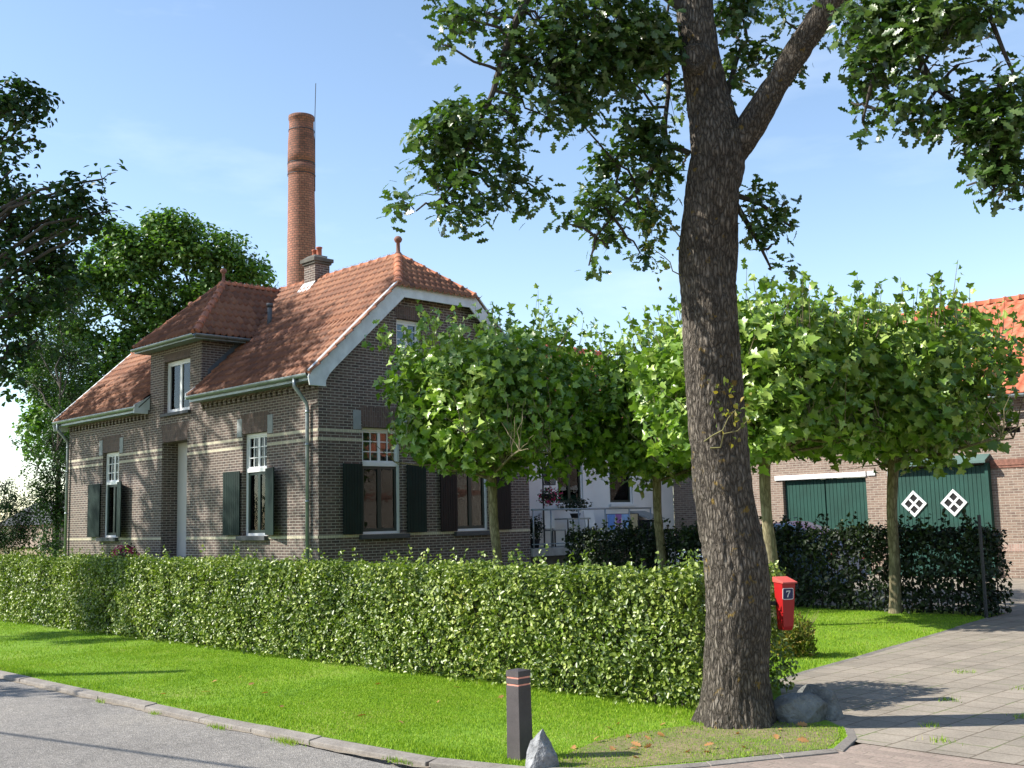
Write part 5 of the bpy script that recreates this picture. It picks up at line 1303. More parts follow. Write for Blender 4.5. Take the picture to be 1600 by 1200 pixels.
# crown above the picture
for k in range(46):
    an = rg.uniform(0, 6.283); r_ = 4.3 * math.sqrt(rg.random()); z = rg.uniform(7.4, 13.0); sh = math.sqrt(max(.05, 1 - ((z - 9.3) / 4.6) ** 2))
    B_.append(((OB[0] + r_ * sh * math.cos(an), OB[1] + r_ * sh * math.sin(an), z), (.95, .95, .7), .16))
P, Nn, tips, base = foliage_clusters(B_, 290, 6.0, .1, rg, spread=.12)
leaves('foliage', P, Nn, rg.uniform(.065, .115, len(P)), OAK, M['oak_leaf'], oak, jit=.5, rg=rg)
print('oak leaves', len(P))
mb = MB()
# main boughs, then a branch to every clump, then twigs
bough = [[at(1100, 40, 9.02), at(960, -60, 8.9), at(850, -30, 8.6), at(808, 30, 8.4), at(780, 110, 8.35), at(768, 150, 8.3), at(740, 210, 8.3), at(715, 275, 8.3), at(690, 310, 8.3)],
         [at(1078, 240, 8.95), at(1040, 215, 9.0), at(1045, 130, 9.1), at(1040, 40, 9.1), at(1060, -60, 9.1)],
         [at(1040, 215, 9.0), at(1010, 280, 8.95), at(975, 320, 8.85), at(930, 370, 8.75)],
         [at(1150, 305, 8.95), at(1190, 320, 9.0), at(1220, 345, 9.0)], [at(1150, 320, 8.95), at(1180, 370, 9.0), at(1205, 420, 9.0)],
         [at(1370, -80, 8.1), at(1420, 30, 7.4), at(1450, 120, 7.1), at(1540, 200, 6.9), at(1560, 280, 6.8)], [at(1500, -200, 7.9), at(1520, -60, 7.2), at(1560, 60, 6.85), at(1600, 150, 6.8)], [at(1420, 30, 7.4), at(1370, 110, 7.2), at(1350, 180, 7.25)],
         [at(1125, 200, 8.95), at(1160, 70, 9.2), at(1200, 85, 9.0)]]
nodes = []
for b in bough:
    q = catmull(b, 5); r0 = .045 if b is bough[0] or b is bough[5] else .026
    mb.tube([tuple(v) for v in q], list(np.linspace(r0, .008, len(q))), 8, caps=False); nodes += [v for v in q]
nodes = np.array(nodes + [p for p in catmull(path[10:], 4)] + [p for p in catmull(lp_[2:], 4)])
for c, r, dn in B_:
    c = np.array(c); j = np.argmin(np.linalg.norm(nodes - c, axis=1))
    limb_mesh(mb, nodes[j], c, .014, .006, rg, .25, 5)
for t, c in zip(tips, base):
    if rg.random() < .35: limb_mesh(mb, c + (t - c) * .15 * rg.random(), t, .005, .002, rg, .25, 4, k=4)
mb.build('branches', M['twig'], oak)
# water shoots on the trunk
ps = []
for (px, py, d) in ((1020, 380, 8.75), (1035, 420, 8.75), (1030, 350, 8.8), (1010, 330, 8.8), (1140, 640, 8.55), (1150, 660, 8.55), (1165, 650, 8.5), (1135, 610, 8.55)):
    for _ in range(16): ps.append(at(px + rg.normal(0, 13), py + rg.normal(0, 16), d + rg.normal(0, .05)))
ps = np.array(ps)
leaves('sprouts', ps, rg.normal(0, 1, ps.shape) + [0, 0, .5], rg.uniform(.03, .06, len(ps)), SIMPLE, M['spiky_leaf'], oak, jit=.5, rg=rg)['kind'] = 'stuff'
mb = MB()
for a, b in (((1062, 370, 8.75), (1010, 310, 8.8)), ((1064, 430, 8.75), (1022, 390, 8.75)), ((1100, 690, 8.6), (1150, 640, 8.5)), ((1110, 700, 8.6), (1170, 655, 8.45))): limb_mesh(mb, at(*a), at(*b), .006, .003, rg, .2, 5)
mb.build('sprout_stems', M['green_stem'], oak)

# ---- four trained plane trees with flat topped crowns
def plane_tree(x, y, label, seed, h0, h1, hw, lean=(0, 0)):
    rg = np.random.default_rng(seed)
    t = empty('plane_tree', (x, y, 0), label, 'tree', 'trained plane trees in the garden')
    top = (x + lean[0], y + lean[1], h0 + .25)
    bark_trunk('trunk', [(x, y, -.05), (x + .03, y + .02, .8), (x + lean[0] * .5 - .02, y + lean[1] * .5, 1.7), top, (top[0], top[1], h0 + 1.0)], [.098, .088, .082, .088, .05], M['plane_bark'], t, n=32, m=10, amp=.006, seed=seed, flare=(.3, .2))
    mb = MB(); twn = []
    for k in range(10):
        an = k * 2 * math.pi / 10 + rg.normal(0, .15); L_ = hw * rg.uniform(.75, 1.15) * (1.15 if k % 2 else .95)
        e = np.array([top[0] + math.cos(an) * L_, top[1] + math.sin(an) * L_, h0 + .25 + rg.uniform(.05, .5)])
        q = limb_mesh(mb, (top[0], top[1], h0 + rg.uniform(-.05, .45)), e, .034, .014, rg, .1, 6)
        twn += q
        for pnt in q[1:]:
            for _ in range(5):
                d = rg.normal(0, .35, 3) + [0, 0, rg.uniform(.3, 1.2)]; r_ = limb_mesh(mb, pnt, pnt + d * .8, .010, .004, rg, .12, 4); twn += r_[2:]
    # leaf shell of a rounded box, and loose leafy shoots rising out of it
    n = 7600; zc = (h0 + h1) / 2; hz = (h1 - h0) / 2
    d = rg.uniform(-1, 1, (n * 2, 3)); nr = (np.abs(d) ** 3.2).sum(1) ** (1 / 3.2); d = d / nr[:, None]; q = rg.random(n * 2) ** .42
    bump = 1 + .20 * noise3(d * 2.0, 1, seed) + .12 * noise3(d * 4.5, 1, seed + 1)
    p = d * (q * bump)[:, None] * [hw, hw, hz] + [top[0], top[1], zc]
    lowcut = noise3(p, 1.4, seed + 3)
    keep = (noise3(p, 2.1, seed + 2) > -.58) & ~((p[:, 2] < h0 + .28) & (lowcut < -.15))
    p = p[keep][:n]; d = d[keep][:n]
    nn = d * [.7, .7, .35] + [0, 0, .7]
    ext, en = [], []
    for _ in range(110):
        a, b = rg.uniform(-.95, .95, 2); L_ = rg.uniform(.12, .62) * (rg.random() ** .5)
        base_ = np.array([top[0] + a * hw, top[1] + b * hw, h1 - .14 * (a * a + b * b)]); dv = np.array([a * .25, b * .25, 1.0]) + rg.normal(0, .12, 3)
        m_ = int(L_ / .085) + 2
        for i in range(m_):
            tt = i / (m_ - 1); ext.append(base_ + dv * L_ * tt + rg.normal(0, .045, 3)); en.append(rg.normal(0, .7, 3) + [0, 0, .6])
        MBs.tube([tuple(base_ - dv * .3), tuple(base_ + dv * L_)], [.007, .003], 4, caps=False)
    sz = rg.uniform(.08, .19, len(p)); se = rg.uniform(.07, .15, len(ext))
    outer = np.r_[np.abs(d[:, 2]) * 0 + np.clip((np.linalg.norm((p - [top[0], top[1], zc]) / [hw, hw, hz], axis=1) - .6) * 1.3 + .35 * (p[:, 2] > zc), 0, 1), np.ones(len(ext))]  # outer and upper leaves coloured paler, for the light on the crown
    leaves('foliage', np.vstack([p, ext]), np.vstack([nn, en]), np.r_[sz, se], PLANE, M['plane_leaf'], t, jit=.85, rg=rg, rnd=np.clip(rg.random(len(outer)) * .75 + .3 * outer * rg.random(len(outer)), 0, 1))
    mb.v += [v for v in MBs.v]; mb.f += [tuple(i + len(mb.v) - len(MBs.v) for i in f) for f in MBs.f]
    mb.build('branches', M['plane_bark'], t)
    return t
MBs = MB(); plane_tree(-14.86, 14.13, 'plane tree in front of the brick gable, nearest the house', 41, 2.42, 5.15, 1.86, (-.05, 0))
MBs = MB(); plane_tree(-13.38, 17.11, 'plane tree rising from the shaded hedge in front of the white wing', 42, 2.35, 4.95, 1.62)
MBs = MB(); plane_tree(-9.10, 14.25, 'plane tree just right of the oak trunk with the pale lit stem', 43, 2.35, 4.65, 1.66)
MBs = MB(); plane_tree(-8.60, 17.06, 'plane tree in front of the barn door with white diamonds', 44, 2.35, 4.8, 1.95, (.15, 0))

# ---- neighbouring oaks along the road, left of the picture
def far_oak(lat, dep, label, seed, blobs, r, z0, z1, per, tr=.3, leaf=(.10, .17), mat='oak_leaf_far', cat='tree', nb=40, ht=None, group=None, name='oak_tree', leafn=5.5, spread=.2, hide=False):
    rg = np.random.default_rng(seed); c = W(lat, dep)
    t = empty(name, (c[0], c[1], 0), label, cat, group)
    top = np.array([c[0], c[1], (z0 + z1) / 2])
    bark_trunk('trunk', [(c[0], c[1], -.05), (c[0] + .05, c[1], z0 * .6), (c[0] - .1, c[1] + .05, z0 * 1.2), tuple(top), (c[0], c[1], z1 * .92)], [tr, tr * .85, tr * .75, tr * .5, tr * .12], M['oak_bark'], t, n=32, m=8, amp=.015, seed=seed, flare=(.6, .3))
    B2 = list(blobs); zc = (z0 + z1) / 2; hz = (z1 - z0) / 2
    for k in range(nb):
        d = unit(rg.normal(0, 1, 3)); q = rg.uniform(.45, .95)
        if hide and ((zc + d[2] * q * hz > 8.2 and (d * q * r) @ RT > -.5) or (d * q * r) @ RT > 2.6 or rg.random() < .25): continue      # lopsided crown, open towards the house above
        B2.append(((c[0] + d[0] * q * r, c[1] + d[1] * q * r, zc + d[2] * q * hz), (r * .26, r * .26, r * .2), 1.0))
    P, Nn, tips, base = foliage_clusters(B2, per, leafn, .1, rg, spread=spread)
    leaves('foliage', P, Nn, rg.uniform(leaf[0], leaf[1], len(P)), SIMPLE, M[mat], t, jit=.5, rg=rg)
    print(name, 'leaves', len(P))
    mb = MB()
    for cc, rr_, dn in B2:
        zz_ = min(max(z0 * .9, cc[2] - 1.5), z1 * .85); limb_mesh(mb, (c[0], c[1], zz_), cc, .07 * tr / .3, .015, rg, .15, 6)
    for tt, cc in zip(tips, base):
        if rg.random() < .25: limb_mesh(mb, cc, tt, .012, .004, rg, .2, 4, k=3)
    mb.build('branches', M['twig'], t)
    return t
bl = []; DK = 1.7
def fb(px, py, d, rx, ry, dens=1.0):
    s = d / F; bl.append((at(px, py, d), (rx * s, (rx + ry) / 2 * s, ry * s), dens * DK))
for a in [(10, 150, 21, 60, 34), (50, 170, 21, 34, 36), (20, 215, 21, 55, 30), (55, 215, 21, 20, 20), (20, 265, 21, 40, 24), (30, 300, 21, 40, 20), (90, 305, 20, 50, 28), (130, 290, 20, 34, 24), (160, 280, 20, 20, 34, .7), (170, 330, 20, 20, 14, .8),
          (60, 350, 21, 60, 40), (120, 350, 20, 45, 35), (150, 360, 20, 24, 30, .8), (20, 400, 21, 50, 50), (90, 400, 21, 55, 40), (40, 470, 21, 60, 50), (110, 450, 21, 36, 36), (10, 540, 21, 50, 50), (60, 530, 21, 40, 40, .8), (-40, 300, 22, 60, 120), (-50, 500, 22, 60, 120), (20, 590, 21, 30, 26, .8), (25, 190, 21, 50, 50), (60, 160, 21, 30, 36), (20, 350, 21, 50, 40), (100, 330, 20.5, 60, 40), (140, 330, 20, 36, 34), (60, 420, 21, 70, 60)]:
    fb(*a)
far_oak(-12.6, 21.8, 'dark oak at the left edge of the picture, overhanging the house front', 61, bl, 4.9, 5.2, 17.5, 26, .32, nb=68, hide=True, group='roadside oaks', leaf=(.10, .17))
# ==== END TREES1
# more roadside oaks outside the picture whose shade falls on the house and the hedge
far_oak(-19.6, 27.5, 'roadside oak beyond the left edge of the picture', 62, [], 4.9, 6.5, 18.5, 20, .33, nb=44, group='roadside oaks')

# unseen oaks added behind and beside the viewer to block sky light
for k, (la, de, r_, lab) in enumerate(((11.5, 4.5, 4.3, 'unseen broad oak added beyond the right edge of the driveway to block sky light'), (15.5, 14.5, 4.5, 'unseen oak added beyond the far right side of the yard to block sky light'), (3.5, -9.5, 4.5, 'unseen oak added across the road behind the viewer to block sky light'), (-8, -12, 4.3, 'second unseen oak added across the road behind the viewer to block sky light'))):
    far_oak(la, de, lab, 80 + k, [], r_, 3.2, 11.5, 9, .3, nb=34, leaf=(.22, .34), leafn=5, spread=.3)
def small_tree(lat, dep, z0, z1, r, lab, seed): far_oak(lat, dep, lab, seed, [], r, z0, z1, 110, .07, nb=16, leaf=(.09, .15), leafn=5, spread=.18, name='young_tree')
small_tree(-14.3, 17.3, 4.9, 7.6, 1.35, 'young roadside tree outside the left edge, upright crown', 91)
small_tree(-12.4, 11.5, 4.3, 5.9, .75, 'young roadside tree outside the left edge, small crown near the kerb', 92)
c = W(-11.2, 12.65)  # unseen pole, added to cast the long streak of shade on the verge
tag(MB().tube([(c[0], c[1], -.1), (c[0], c[1], 3), (c[0] + .05, c[1], 5.7)], [.17, .15, .12], 12).build('shadow_pole', M['twig'], None, smooth=True), 'unseen pole added outside the left edge for its streak of shade on the verge', 'pole')

# ---- ash tree behind the house
bl = []; DK = 1.0
for a in [(200, 400, 46, 60, 50), (270, 380, 46, 65, 45), (340, 400, 46, 60, 42), (385, 430, 46, 40, 36), (150, 440, 46, 50, 50), (230, 470, 46, 60, 55), (320, 470, 46, 60, 50), (120, 520, 45, 50, 50), (180, 560, 45, 55, 50), (60, 570, 44, 45, 45), (90, 630, 44, 45, 45), (60, 660, 43, 34, 34),
          (410, 440, 47, 20, 20), (180, 370, 46, 30, 26), (250, 350, 46, 40, 22), (300, 360, 46, 30, 22), (40, 480, 45, 45, 45), (90, 450, 45, 45, 40), (150, 620, 45, 60, 50), (110, 690, 43, 45, 40), (60, 700, 42, 24, 22), (360, 470, 46, 50, 40), (250, 540, 46, 70, 50)]:
    fb(*a)
c0 = W(-12.2, 46)
far_oak(-13.2, 46, 'big bright green ash tree filling the sky behind the dormer', 71, bl, 3.6, 3.0, 12.5, 34, .3, leaf=(.14, .25), mat='ash_leaf', nb=8, name='ash_tree', leafn=7, spread=.34)
bl = []
for a in [(95, 480, 38, 40, 40), (60, 540, 38, 40, 36), (110, 560, 38, 44, 40), (60, 600, 38, 34, 26), (110, 620, 38, 40, 30), (30, 590, 38, 24, 20, .7), (60, 730, 36, 22, 36, .7), (55, 800, 36, 20, 30, .7), (95, 650, 36, 24, 30), (40, 690, 37, 22, 18, .6), (95, 740, 36, 24, 40, 1.8), (95, 800, 36, 30, 40, 1.8), (70, 770, 36, 26, 40, 1.5), (75, 850, 35, 36, 24), (115, 860, 35, 30, 26), (80, 690, 37, 30, 26), (110, 700, 37, 30, 40)]: fb(*a)
far_oak(-15.0, 36.5, 'dark upright tree tucked behind the left corner of the house', 72, bl, .7, .8, 7.5, 95, .12, leaf=(.06, .11), mat='shrub_leaf', nb=5, name='garden_tree', leafn=6, spread=.22)
bl = []
for a in [(45, 800, 30, 16, 26, .8), (10, 790, 30, 34, 30), (0, 840, 30, 45, 34), (35, 830, 30, 26, 34), (10, 755, 30, 16, 14), (25, 775, 30, 16, 10, .6)]: fb(*a)
far_oak(-14.2, 30, 'loose dark conifer shrub left of the house at the picture edge', 73, bl, .8, .4, 2.6, 260, .08, leaf=(.035, .07), mat='shrub_leaf', nb=3, name='garden_shrub', cat='shrub', leafn=7, spread=.2)

# ---- far house, car by it and distant wood
fh = W(-48.5, 112); fx, fy = fh[0], fh[1]
fhs = empty('farmhouse', (fx, fy, 0), 'distant low farmhouse with grey roof seen left of the house corner', 'house')
wall = MB().box(fx - 9, fx + 5, fy, fy + 8, 0, 2.4); wall.prism([(fx - 9, fy, 2.4), (fx - 9, fy + 8, 2.4), (fx - 9, fy + 4, 4.6)], (14, 0, 0)); wall.build('wall', M['brick_barn'], fhs)
mb = MB(); mb.prism([(fx - 9.3, fy - .4, 2.25), (fx - 9.3, fy + 4, 4.8), (fx - 9.3, fy + 8.4, 2.25), (fx - 9.3, fy + 4, 4.6)], (14.6, 0, 0))
mb.build('roof', plain('slate_grey_roof', (.055, .055, .065), .9, .2, 1, .1), fhs)
for k in range(5): MB().box(fx - 8 + k * 2.7, fx - 7 + k * 2.7, fy - .02, fy + .02, .9, 2.0).build('window', M['glass'], fhs)
MB().box(fx - 3, fx - 2.2, fy + 3.6, fy + 4.4, 4.4, 5.6).build('chimney', M['brick_barn'], fhs)
rgw = np.random.default_rng(90); n = 70000
an = rgw.uniform(0, math.pi * 2, n); keep = ~((an > 2.70) & (an < 2.84)); an = an[keep]; n = len(an)
rd = rgw.uniform(170, 200, n); hh = (7 + 4 * np.sin(an * 23) + 3 * np.sin(an * 61)) 
P = np.c_[rd * np.cos(an), rd * np.sin(an), rgw.random(n) ** .7 * hh]
leaves('distant_wood', P, rgw.normal(0, 1, (n, 3)) + [0, 0, .4], rgw.uniform(.5, 1.0, n), SIMPLE, M['oak_leaf_far'], None, rg=rgw)['kind'] = 'stuff'

# ================================================================== SMALL THINGS
# bollard
gx, gy = -5.635, 5.55
bo = empty('bollard', (gx, gy, 0), 'square dark plastic bollard with two reflector grooves at the kerb', 'bollard')
mb = MB(); s0, s1 = .064, .060
def sq(mb, x, y, z0, z1, a, b, a2=None):
    mb.add([(x - a, y - a, z0), (x + a, y - a, z0), (x + a, y + a, z0), (x - a, y + a, z0), (x - b, y - b, z1), (x + b, y - b, z1), (x + b, y + b, z1), (x - b, y + b, z1)], [(0, 3, 2, 1), (4, 5, 6, 7), (0, 1, 5, 4), (1, 2, 6, 5), (2, 3, 7, 6), (3, 0, 4, 7)])
sq(mb, gx, gy, -.05, .498, .066, .0615)
body = mb.build('post', M['plastic_black'], bo, bevel=.004)
for z, nxt in ((.498, .535), (.547, .600)):
    mb = MB(); sq(mb, gx, gy, z + .0005, z + .0115, .057, .057); mb.build('reflector', M['reflect_red'], bo)
mb = MB(); sq(mb, gx, gy, .510, .5465, .0615, .0615); mb.build('collar', M['plastic_black'], bo, bevel=.003)
mb = MB(); sq(mb, gx, gy, .5595, .600, .0615, .061); mb.add([(gx - .061, gy - .061, .600), (gx + .061, gy - .061, .600), (gx + .061, gy + .061, .600), (gx - .061, gy + .061, .600), (gx, gy, .613)], [(0, 1, 4), (1, 2, 4), (2, 3, 4), (3, 0, 4)])
mb.build('cap', M['plastic_black'], bo)

def rock(name, c, r, seed, label, mat, peak=0.0, rot=0.0, cuts=9):
    rg = np.random.default_rng(seed); bm = bmesh.new(); bmesh.ops.create_icosphere(bm, subdivisions=5, radius=1.0)
    V = np.array([v.co[:] for v in bm.verts])
    # chip flat faces off a ball, then roughen
    for _ in range(cuts):
        nrm = unit(rg.normal(0, 1, 3) + [0, 0, .15]); d = rg.uniform(.62, .85); h = V @ nrm - d; V = V - np.maximum(h, 0)[:, None] * nrm * .93
    if peak: V[:, :2] *= (1 - peak * np.clip((V[:, 2] + .4) / 1.4, 0, 1) ** 1.1)[:, None]
    V = V * (1 + .035 * noise3(V, 3, seed) + .018 * noise3(V, 8, seed + 1) + .010 * noise3(V, 20, seed + 2))[:, None]
    V = V * np.array(r); cs, sn = math.cos(rot), math.sin(rot)
    V = np.c_[V[:, 0] * cs - V[:, 1] * sn, V[:, 0] * sn + V[:, 1] * cs, V[:, 2]] + np.array(c)
    fs = [tuple(v.index for v in f.verts) for f in bm.faces]; bm.free()
    o = mesh_obj(name, V, fs, mat, None)
    return tag(o, label, 'boulder')
rock('boulder', (-5.345, 5.45, .06), (.145, .12, .225), 4, 'pale pointed granite stone beside the bollard', M['rock'], peak=.62, rot=.5, cuts=12)
b1 = W(2.26, 9.04); b2 = W(2.46, 9.20)
rock('boulder', (b1[0], b1[1], .06), (.25, .17, .165), 12, 'larger grey boulder right against the oak trunk', M['rock_dark'], peak=.05, rot=.78, cuts=10)
rock('boulder', (b2[0], b2[1], .07), (.22, .16, .20), 15, 'smaller dark boulder at the driveway edge behind the first one', M['rock_dark'], peak=.05, rot=.5, cuts=10)

# mailbox with its number plate
mc = W(2.395, 9.9); mx_, my_ = mc[0], mc[1]; ang = math.atan2(FW[1], FW[0]) - math.pi / 2 + rad(14)
def ml(x, y, z): return (mx_ + x * math.cos(ang) - y * math.sin(ang), my_ + x * math.sin(ang) + y * math.cos(ang), z)
mbx = empty('mailbox', (mx_, my_, 0), 'narrow red mailbox with blue house number 7 beside the oak trunk', 'mailbox')
mb = MB(); a, b = .078, .060
V = []
for (z, hw_, y0, y1) in ((.625, .042, -.035, .06), (.66, .049, -.055, .06), (1.04, .064, -.10, .06)):
    V += [ml(-hw_, y0, z), ml(hw_, y0, z), ml(hw_, y1, z), ml(-hw_, y1, z)]
mb.add(V, [(3, 2, 1, 0), (8, 9, 10, 11)] + [(i * 4 + k, i * 4 + (k + 1) % 4, (i + 1) * 4 + (k + 1) % 4, (i + 1) * 4 + k) for i in range(2) for k in range(4)])
mb.build('body', M['red'], mbx, bevel=.004)
mb = MB(); mb.prism([ml(-.072, -.125, 1.035), ml(-.072, -.125, 1.048), ml(-.072, .065, 1.09), ml(-.072, .065, 1.042)], Vector(ml(.072, 0, 0)) - Vector(ml(-.072, 0, 0)))
mb.build('lid', plain('pale_red_paint', (.60, .10, .08), .4, .1, 5, .03), mbx, bevel=.004)  # lid in a paler red than the body
MB().tube([ml(-.15, .16, 0), ml(-.15, .16, .98)], .016, 8).box(*(lambda a, b: (min(a[0], b[0]), max(a[0], b[0]), min(a[1], b[1]), max(a[1], b[1])))(ml(-.15, .16, 0), ml(-.02, .055, 0)), .84, .87).build('post', M['metal_dark'], mbx)
def plate_pts(w, h, r, off, n=5):
    out = []
    for cx, cz, a0 in ((w - r, h - r, 0), (-w + r, h - r, 90), (-w + r, -h + r, 180), (w - r, -h + r, 270)):
        for k in range(n): t = rad(a0 + 90 * k / (n - 1)); out.append((cx + r * math.cos(t), cz + r * math.sin(t)))
    zc = .945; P_ = []
    for x, z in out:
        zz = zc + z; P_.append(ml(x - .008, -.055 - (zz - .66) * .045 / .38 - off, zz))
    return P_
d_ = Vector(ml(0, 1, 0)) - Vector(ml(0, 0, 0))
MB().prism(plate_pts(.052, .050, .014, .004), d_ * .004).build('number_rim', M['white'], mbx)
pl = MB().prism(plate_pts(.046, .044, .010, .006), d_ * .002).build('number_plate', M['blue_plate'], mbx)
def seg(mb, x0, z0, x1, z1, w):
    t = Vector((x1 - x0, 0, z1 - z0)).normalized(); n_ = Vector((-t.z, 0, t.x)) * w
    P_ = []
    for x, z in ((x0 + n_.x, z0 + n_.z), (x1 + n_.x, z1 + n_.z), (x1 - n_.x, z1 - n_.z), (x0 - n_.x, z0 - n_.z)):
        zz = .945 + z; P_.append(ml(x - .008, -.055 - (zz - .66) * .045 / .38 - .0072, zz))
    mb.prism(P_, d_ * .001)
mb = MB(); seg(mb, -.018, .024, .020, .024, .0045); seg(mb, -.0165, .026, -.0165, .013, .0032); seg(mb, .018, .024, .000, -.006, .0042); seg(mb, .000, -.006, -.006, -.030, .0048)
mb.build('digit', M['white'], pl)

# shrub by the mailbox
c = W(3.22, 13.0)
sh = empty('grassy_shrub', (c[0], c[1], 0), 'small yellow green leafy shrub behind the red mailbox', 'shrub')
rgs = np.random.default_rng(77); n = 1500
d = unit(rgs.normal(0, 1, (n, 3)) * [1, 1, .8]); d[:, 2] = np.abs(d[:, 2]); q = rgs.random(n) ** .5
P = np.array([c[0], c[1], .02]) + d * q[:, None] * np.array([.25, .25, .50]) * (1 + .3 * noise3(d * 3, 1, 5))[:, None]
leaves('foliage', P, rgs.normal(0, .6, (n, 3)) + d * .3, rgs.uniform(.04, .10, n), NARROW, M['spiky_leaf'], sh, updir=d + [0, 0, .8], rg=rgs)
mb = MB()
for _ in range(26):
    a = rgs.uniform(0, 6.28); mb.tube([(c[0], c[1], 0), (c[0] + .15 * math.cos(a), c[1] + .15 * math.sin(a), .25), (c[0] + .32 * math.cos(a), c[1] + .32 * math.sin(a), .42 + .1 * rgs.random())], [.006, .004, .002], 4)
mb.build('stems', M['green_stem'], sh)

# red flowering plant in a tub by the front door
c = on_y = np.array([-25.95 - 1.0, 12.75])
fp = empty('flower_tub', (-26.75, 12.6, 0), 'tub of crimson flowers on a stand by the front door', 'flower tub')
MB().box(-27.25, -26.35, 12.4, 12.8, .0, .62).build('stand', M['concrete'], fp, bevel=.01)
MB().box(-27.2, -26.4, 12.42, 12.78, .621, .86).build('tub', M['metal_dark'], fp, bevel=.02)
n = 900; d = unit(rgs.normal(0, 1, (n, 3))); P = np.array([-26.8, 12.6, 1.0]) + d * (rgs.random(n) ** .4)[:, None] * [.56, .3, .26]
leaves('foliage', P[:350], d[:350] + [0, 0, .4], rgs.uniform(.05, .09, 350), SIMPLE, M['dark_hedge_leaf'], fp, rg=rgs)
leaves('blossom', P[350:], d[350:] + [0, -.3, .4], rgs.uniform(.05, .085, n - 350), SIMPLE, M['pink'], fp, rg=rgs)

# overhead cable whose shadow lies across the road
k = 3.9 / math.tan(SUN_EL); sh_ = np.array([to_sun[0], to_sun[1], 0]); sh_ /= np.linalg.norm(sh_)
A_ = np.array([-10.9, 3.34, 0]) + sh_ * k + [0, 0, 3.9]; B2_ = np.array([-6.0, 4.45, 0]) + sh_ * k + [0, 0, 3.9]
ca = MB().tube([tuple(A_ + (A_ - B2_) * .8), tuple(A_), tuple(B2_), tuple(B2_ + (B2_ - A_) * .3)], .022, 6).build('overhead_cable', M['metal_dark'], None)
tag(ca, 'thick overhead cable whose shadow crosses the road', 'cable')

# fallen leaves, each its own object
rgf = np.random.default_rng(8)
proto = leaves('fallen_leaf', np.array([[0, 0, 0.]]), np.array([[0, 0, 1.]]), np.array([.085]), OAK, M['dry_leaf'], None, jit=.1, rg=rgf, rnd=np.array([.5]))
tag(proto, 'dry brown oak leaf fallen on the verge', 'leaf', 'fallen leaves on the verge')
spots = []
while len(spots) < 46:
    if rgf.random() < .55: x, y = rgf.uniform(-5.6, -4.4), rgf.uniform(5.9, 7.7)
    else: x, y = rgf.uniform(-11.5, -5.5), rgf.uniform(5.3, 7.5)
    if x > -4.9 and y < 6.2: continue
    spots.append((x, y))
for i, (x, y) in enumerate(spots):
    o = proto if i == 0 else proto.copy()
    if i: link(o)
    o['label'] = 'dry brown leaf fallen on the worn grass at the foot of the oak' if x > -5.7 else 'dry brown leaf fallen on the green grass between hedge and kerb'
    o['group'] = 'fallen leaves at the foot of the oak' if x > -5.7 else 'fallen leaves on the long verge'
    o.location = (x, y, .022 + .006 * rgf.random()); o.rotation_euler = (rgf.normal(0, .35), rgf.normal(0, .35), rgf.uniform(0, 6.28)); s1 = rgf.uniform(.7, 1.15); o.scale = (s1, s1, s1)

# ================================================================== GRASS
def inside(poly, x, y):
    c_ = np.zeros(len(x), bool); n_ = len(poly); j = n_ - 1
    for i in range(n_):
        xi, yi = poly[i]; xj, yj = poly[j]
        c_ ^= ((yi > y) != (yj > y)) & (x < (xj - xi) * (y - yi) / (yj - yi + 1e-12) + xi); j = i
    return c_
def grass(name, boxes, poly, seed):
    rg = np.random.default_rng(seed); X, Y, Hh = [], [], []
    for (x0, x1, y0, y1, dens, h) in boxes:
        m_ = int((x1 - x0) * (y1 - y0) * dens); x = rg.uniform(x0, x1, m_); y = rg.uniform(y0, y1, m_)
        k = inside(poly, x, y); x, y = x[k], y[k]
        pn = noise3(np.c_[x, y, x * 0], 1.1, seed) ; k = rg.random(len(x)) < (.75 + .5 * pn) * np.clip((np.hypot((x + 4.85) / .8, (y - 6.75) / 1.35) + .3 * noise3(np.c_[x, y, x * 0], 3.2, 77) - .45) / .6, .36, 1)
        X.append(x[k]); Y.append(y[k]); Hh.append(h * rg.uniform(.5, 1.25, k.sum()) * (1 + .35 * noise3(np.c_[x[k], y[k], x[k] * 0], 2.5, seed + 1)))
    x, y, h = np.concatenate(X), np.concatenate(Y), np.concatenate(Hh); n = len(x)
    a = rg.uniform(0, 6.283, n); w = h * .085 + .0015; ln = rg.uniform(.1, .6, n) * h; la = rg.uniform(0, 6.283, n)
    ca, sa = np.cos(a) * w, np.sin(a) * w
    V = np.stack([np.c_[x - ca, y - sa, x * 0], np.c_[x + ca, y + sa, x * 0], np.c_[x + ln * np.cos(la), y + ln * np.sin(la), h]], 1).reshape(-1, 3)
    o = mesh_obj(name, V, np.arange(3 * n).reshape(-1, 3), M['grass'], None, rnd=np.repeat(rg.random(n), 3)); o['kind'] = 'stuff'
    print(name, n)
    return o
POLY = VERGE + DRIVE_L + [(-60, 17.95)]
grass('verge_grass', [(-9.5, -4.1, 5.0, 7.9, 15000, .018), (-15, -9.5, 5.0, 7.9, 6500, .021), (-24, -15, 5.0, 7.9, 2200, .026), (-9.5, -4.3, 5.0, 5.45, 4500, .032), (-16, -9.5, 5.0, 5.25, 2000, .035), (-9.5, -5.6, 7.5, 7.85, 3000, .035)], POLY, 101)
grass('lawn_grass', [(-11, -6.0, 8.6, 17.2, 3200, .024), (-16, -11, 10, 17.2, 700, .036)], POLY, 102)
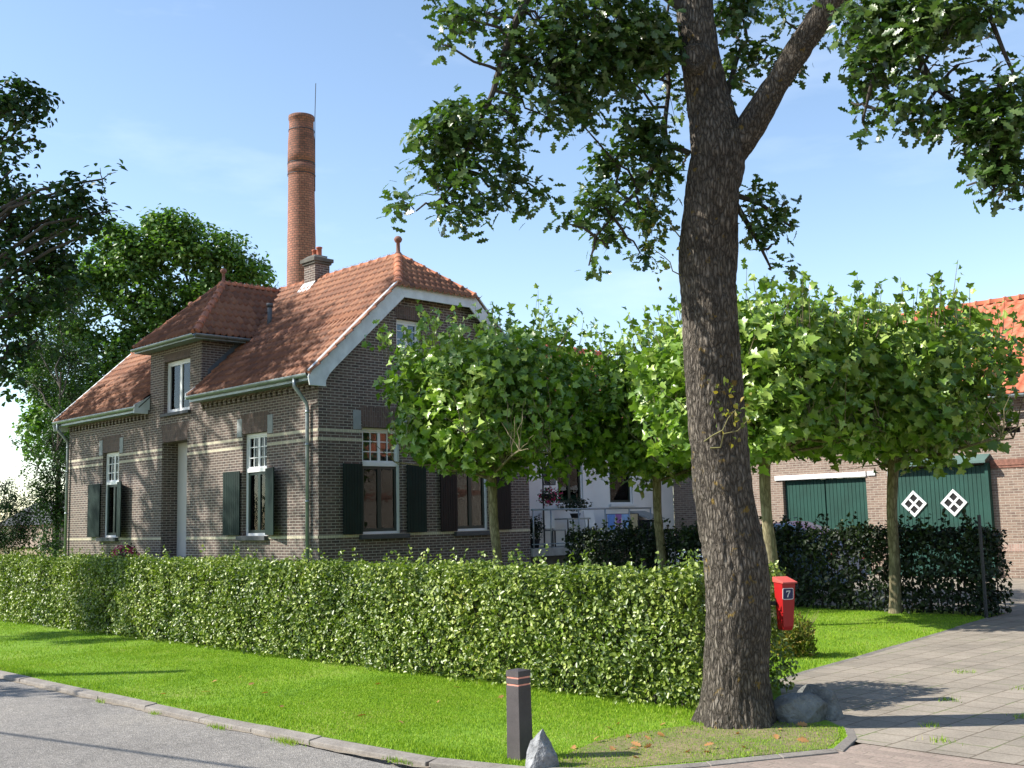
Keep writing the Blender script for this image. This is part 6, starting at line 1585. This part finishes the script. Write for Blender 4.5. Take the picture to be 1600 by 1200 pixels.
# tufts and moss in the kerb joints and slab joints
rgt = np.random.default_rng(14); X = []
for (x, y, r, m_) in [(-7.6, 4.93, .10, 260), (-6.35, 5.05, .07, 160), (-8.6, 4.90, .08, 120), (-9.7, 4.88, .05, 60), (-10.8, 4.86, .06, 60), (-4.0, 8.4, .05, 60), (-3.6, 9.2, .06, 70), (-4.4, 9.6, .05, 60), (-3.3, 8.9, .05, 60), (-4.1, 10.6, .06, 50), (-3.7, 7.9, .05, 60), (-5.0, 11.3, .06, 60), (-3.2, 10.0, .05, 50)]:
    X.append(np.c_[rgt.normal(x, r, m_), rgt.normal(y, r * .35 if y < 6 else r, m_), np.full(m_, -.04 if y < 5.2 else -.008)])
X = np.vstack(X); n = len(X); h = rgt.uniform(.012, .045, n); a = rgt.uniform(0, 6.28, n)
V = np.stack([X + np.c_[np.cos(a) * .003, np.sin(a) * .003, a * 0], X - np.c_[np.cos(a) * .003, np.sin(a) * .003, a * 0], X + np.c_[rgt.normal(0, .01, n), rgt.normal(0, .01, n), h]], 1).reshape(-1, 3)
mesh_obj('weeds', V, np.arange(3 * n).reshape(-1, 3), M['grass'], None, rnd=np.repeat(rgt.random(n), 3))['kind'] = 'stuff'
# sand and grit washed up along the kerb foot
gm = ground_mat('kerb_grit', [(.3, (.20, .165, .125)), (.7, (.36, .31, .245))], 5, 60, .6)[0]
rgg = np.random.default_rng(3); xs = np.arange(-16, -6.0, .05); kz = [(p[0], p[1]) for p in VERGE[:6]]
yk = np.interp(xs, [p[0] for p in kz], [p[1] for p in kz]) - .115
wd = .05 + .035 * noise3(np.c_[xs, xs * 0, xs * 0], 2.5, 5) + .02 * noise3(np.c_[xs, xs * 0, xs * 0], 11, 6)
V = [(x, y, -.038) for x, y in zip(xs, yk)] + [(x, y - max(.004, w_), -.038) for x, y, w_ in zip(xs, yk, wd)]
n = len(xs); mesh_obj('gutter_grit', V, [(i_, i_ + n, i_ + n + 1, i_ + 1) for i_ in range(n - 1)], gm)['kind'] = 'structure'
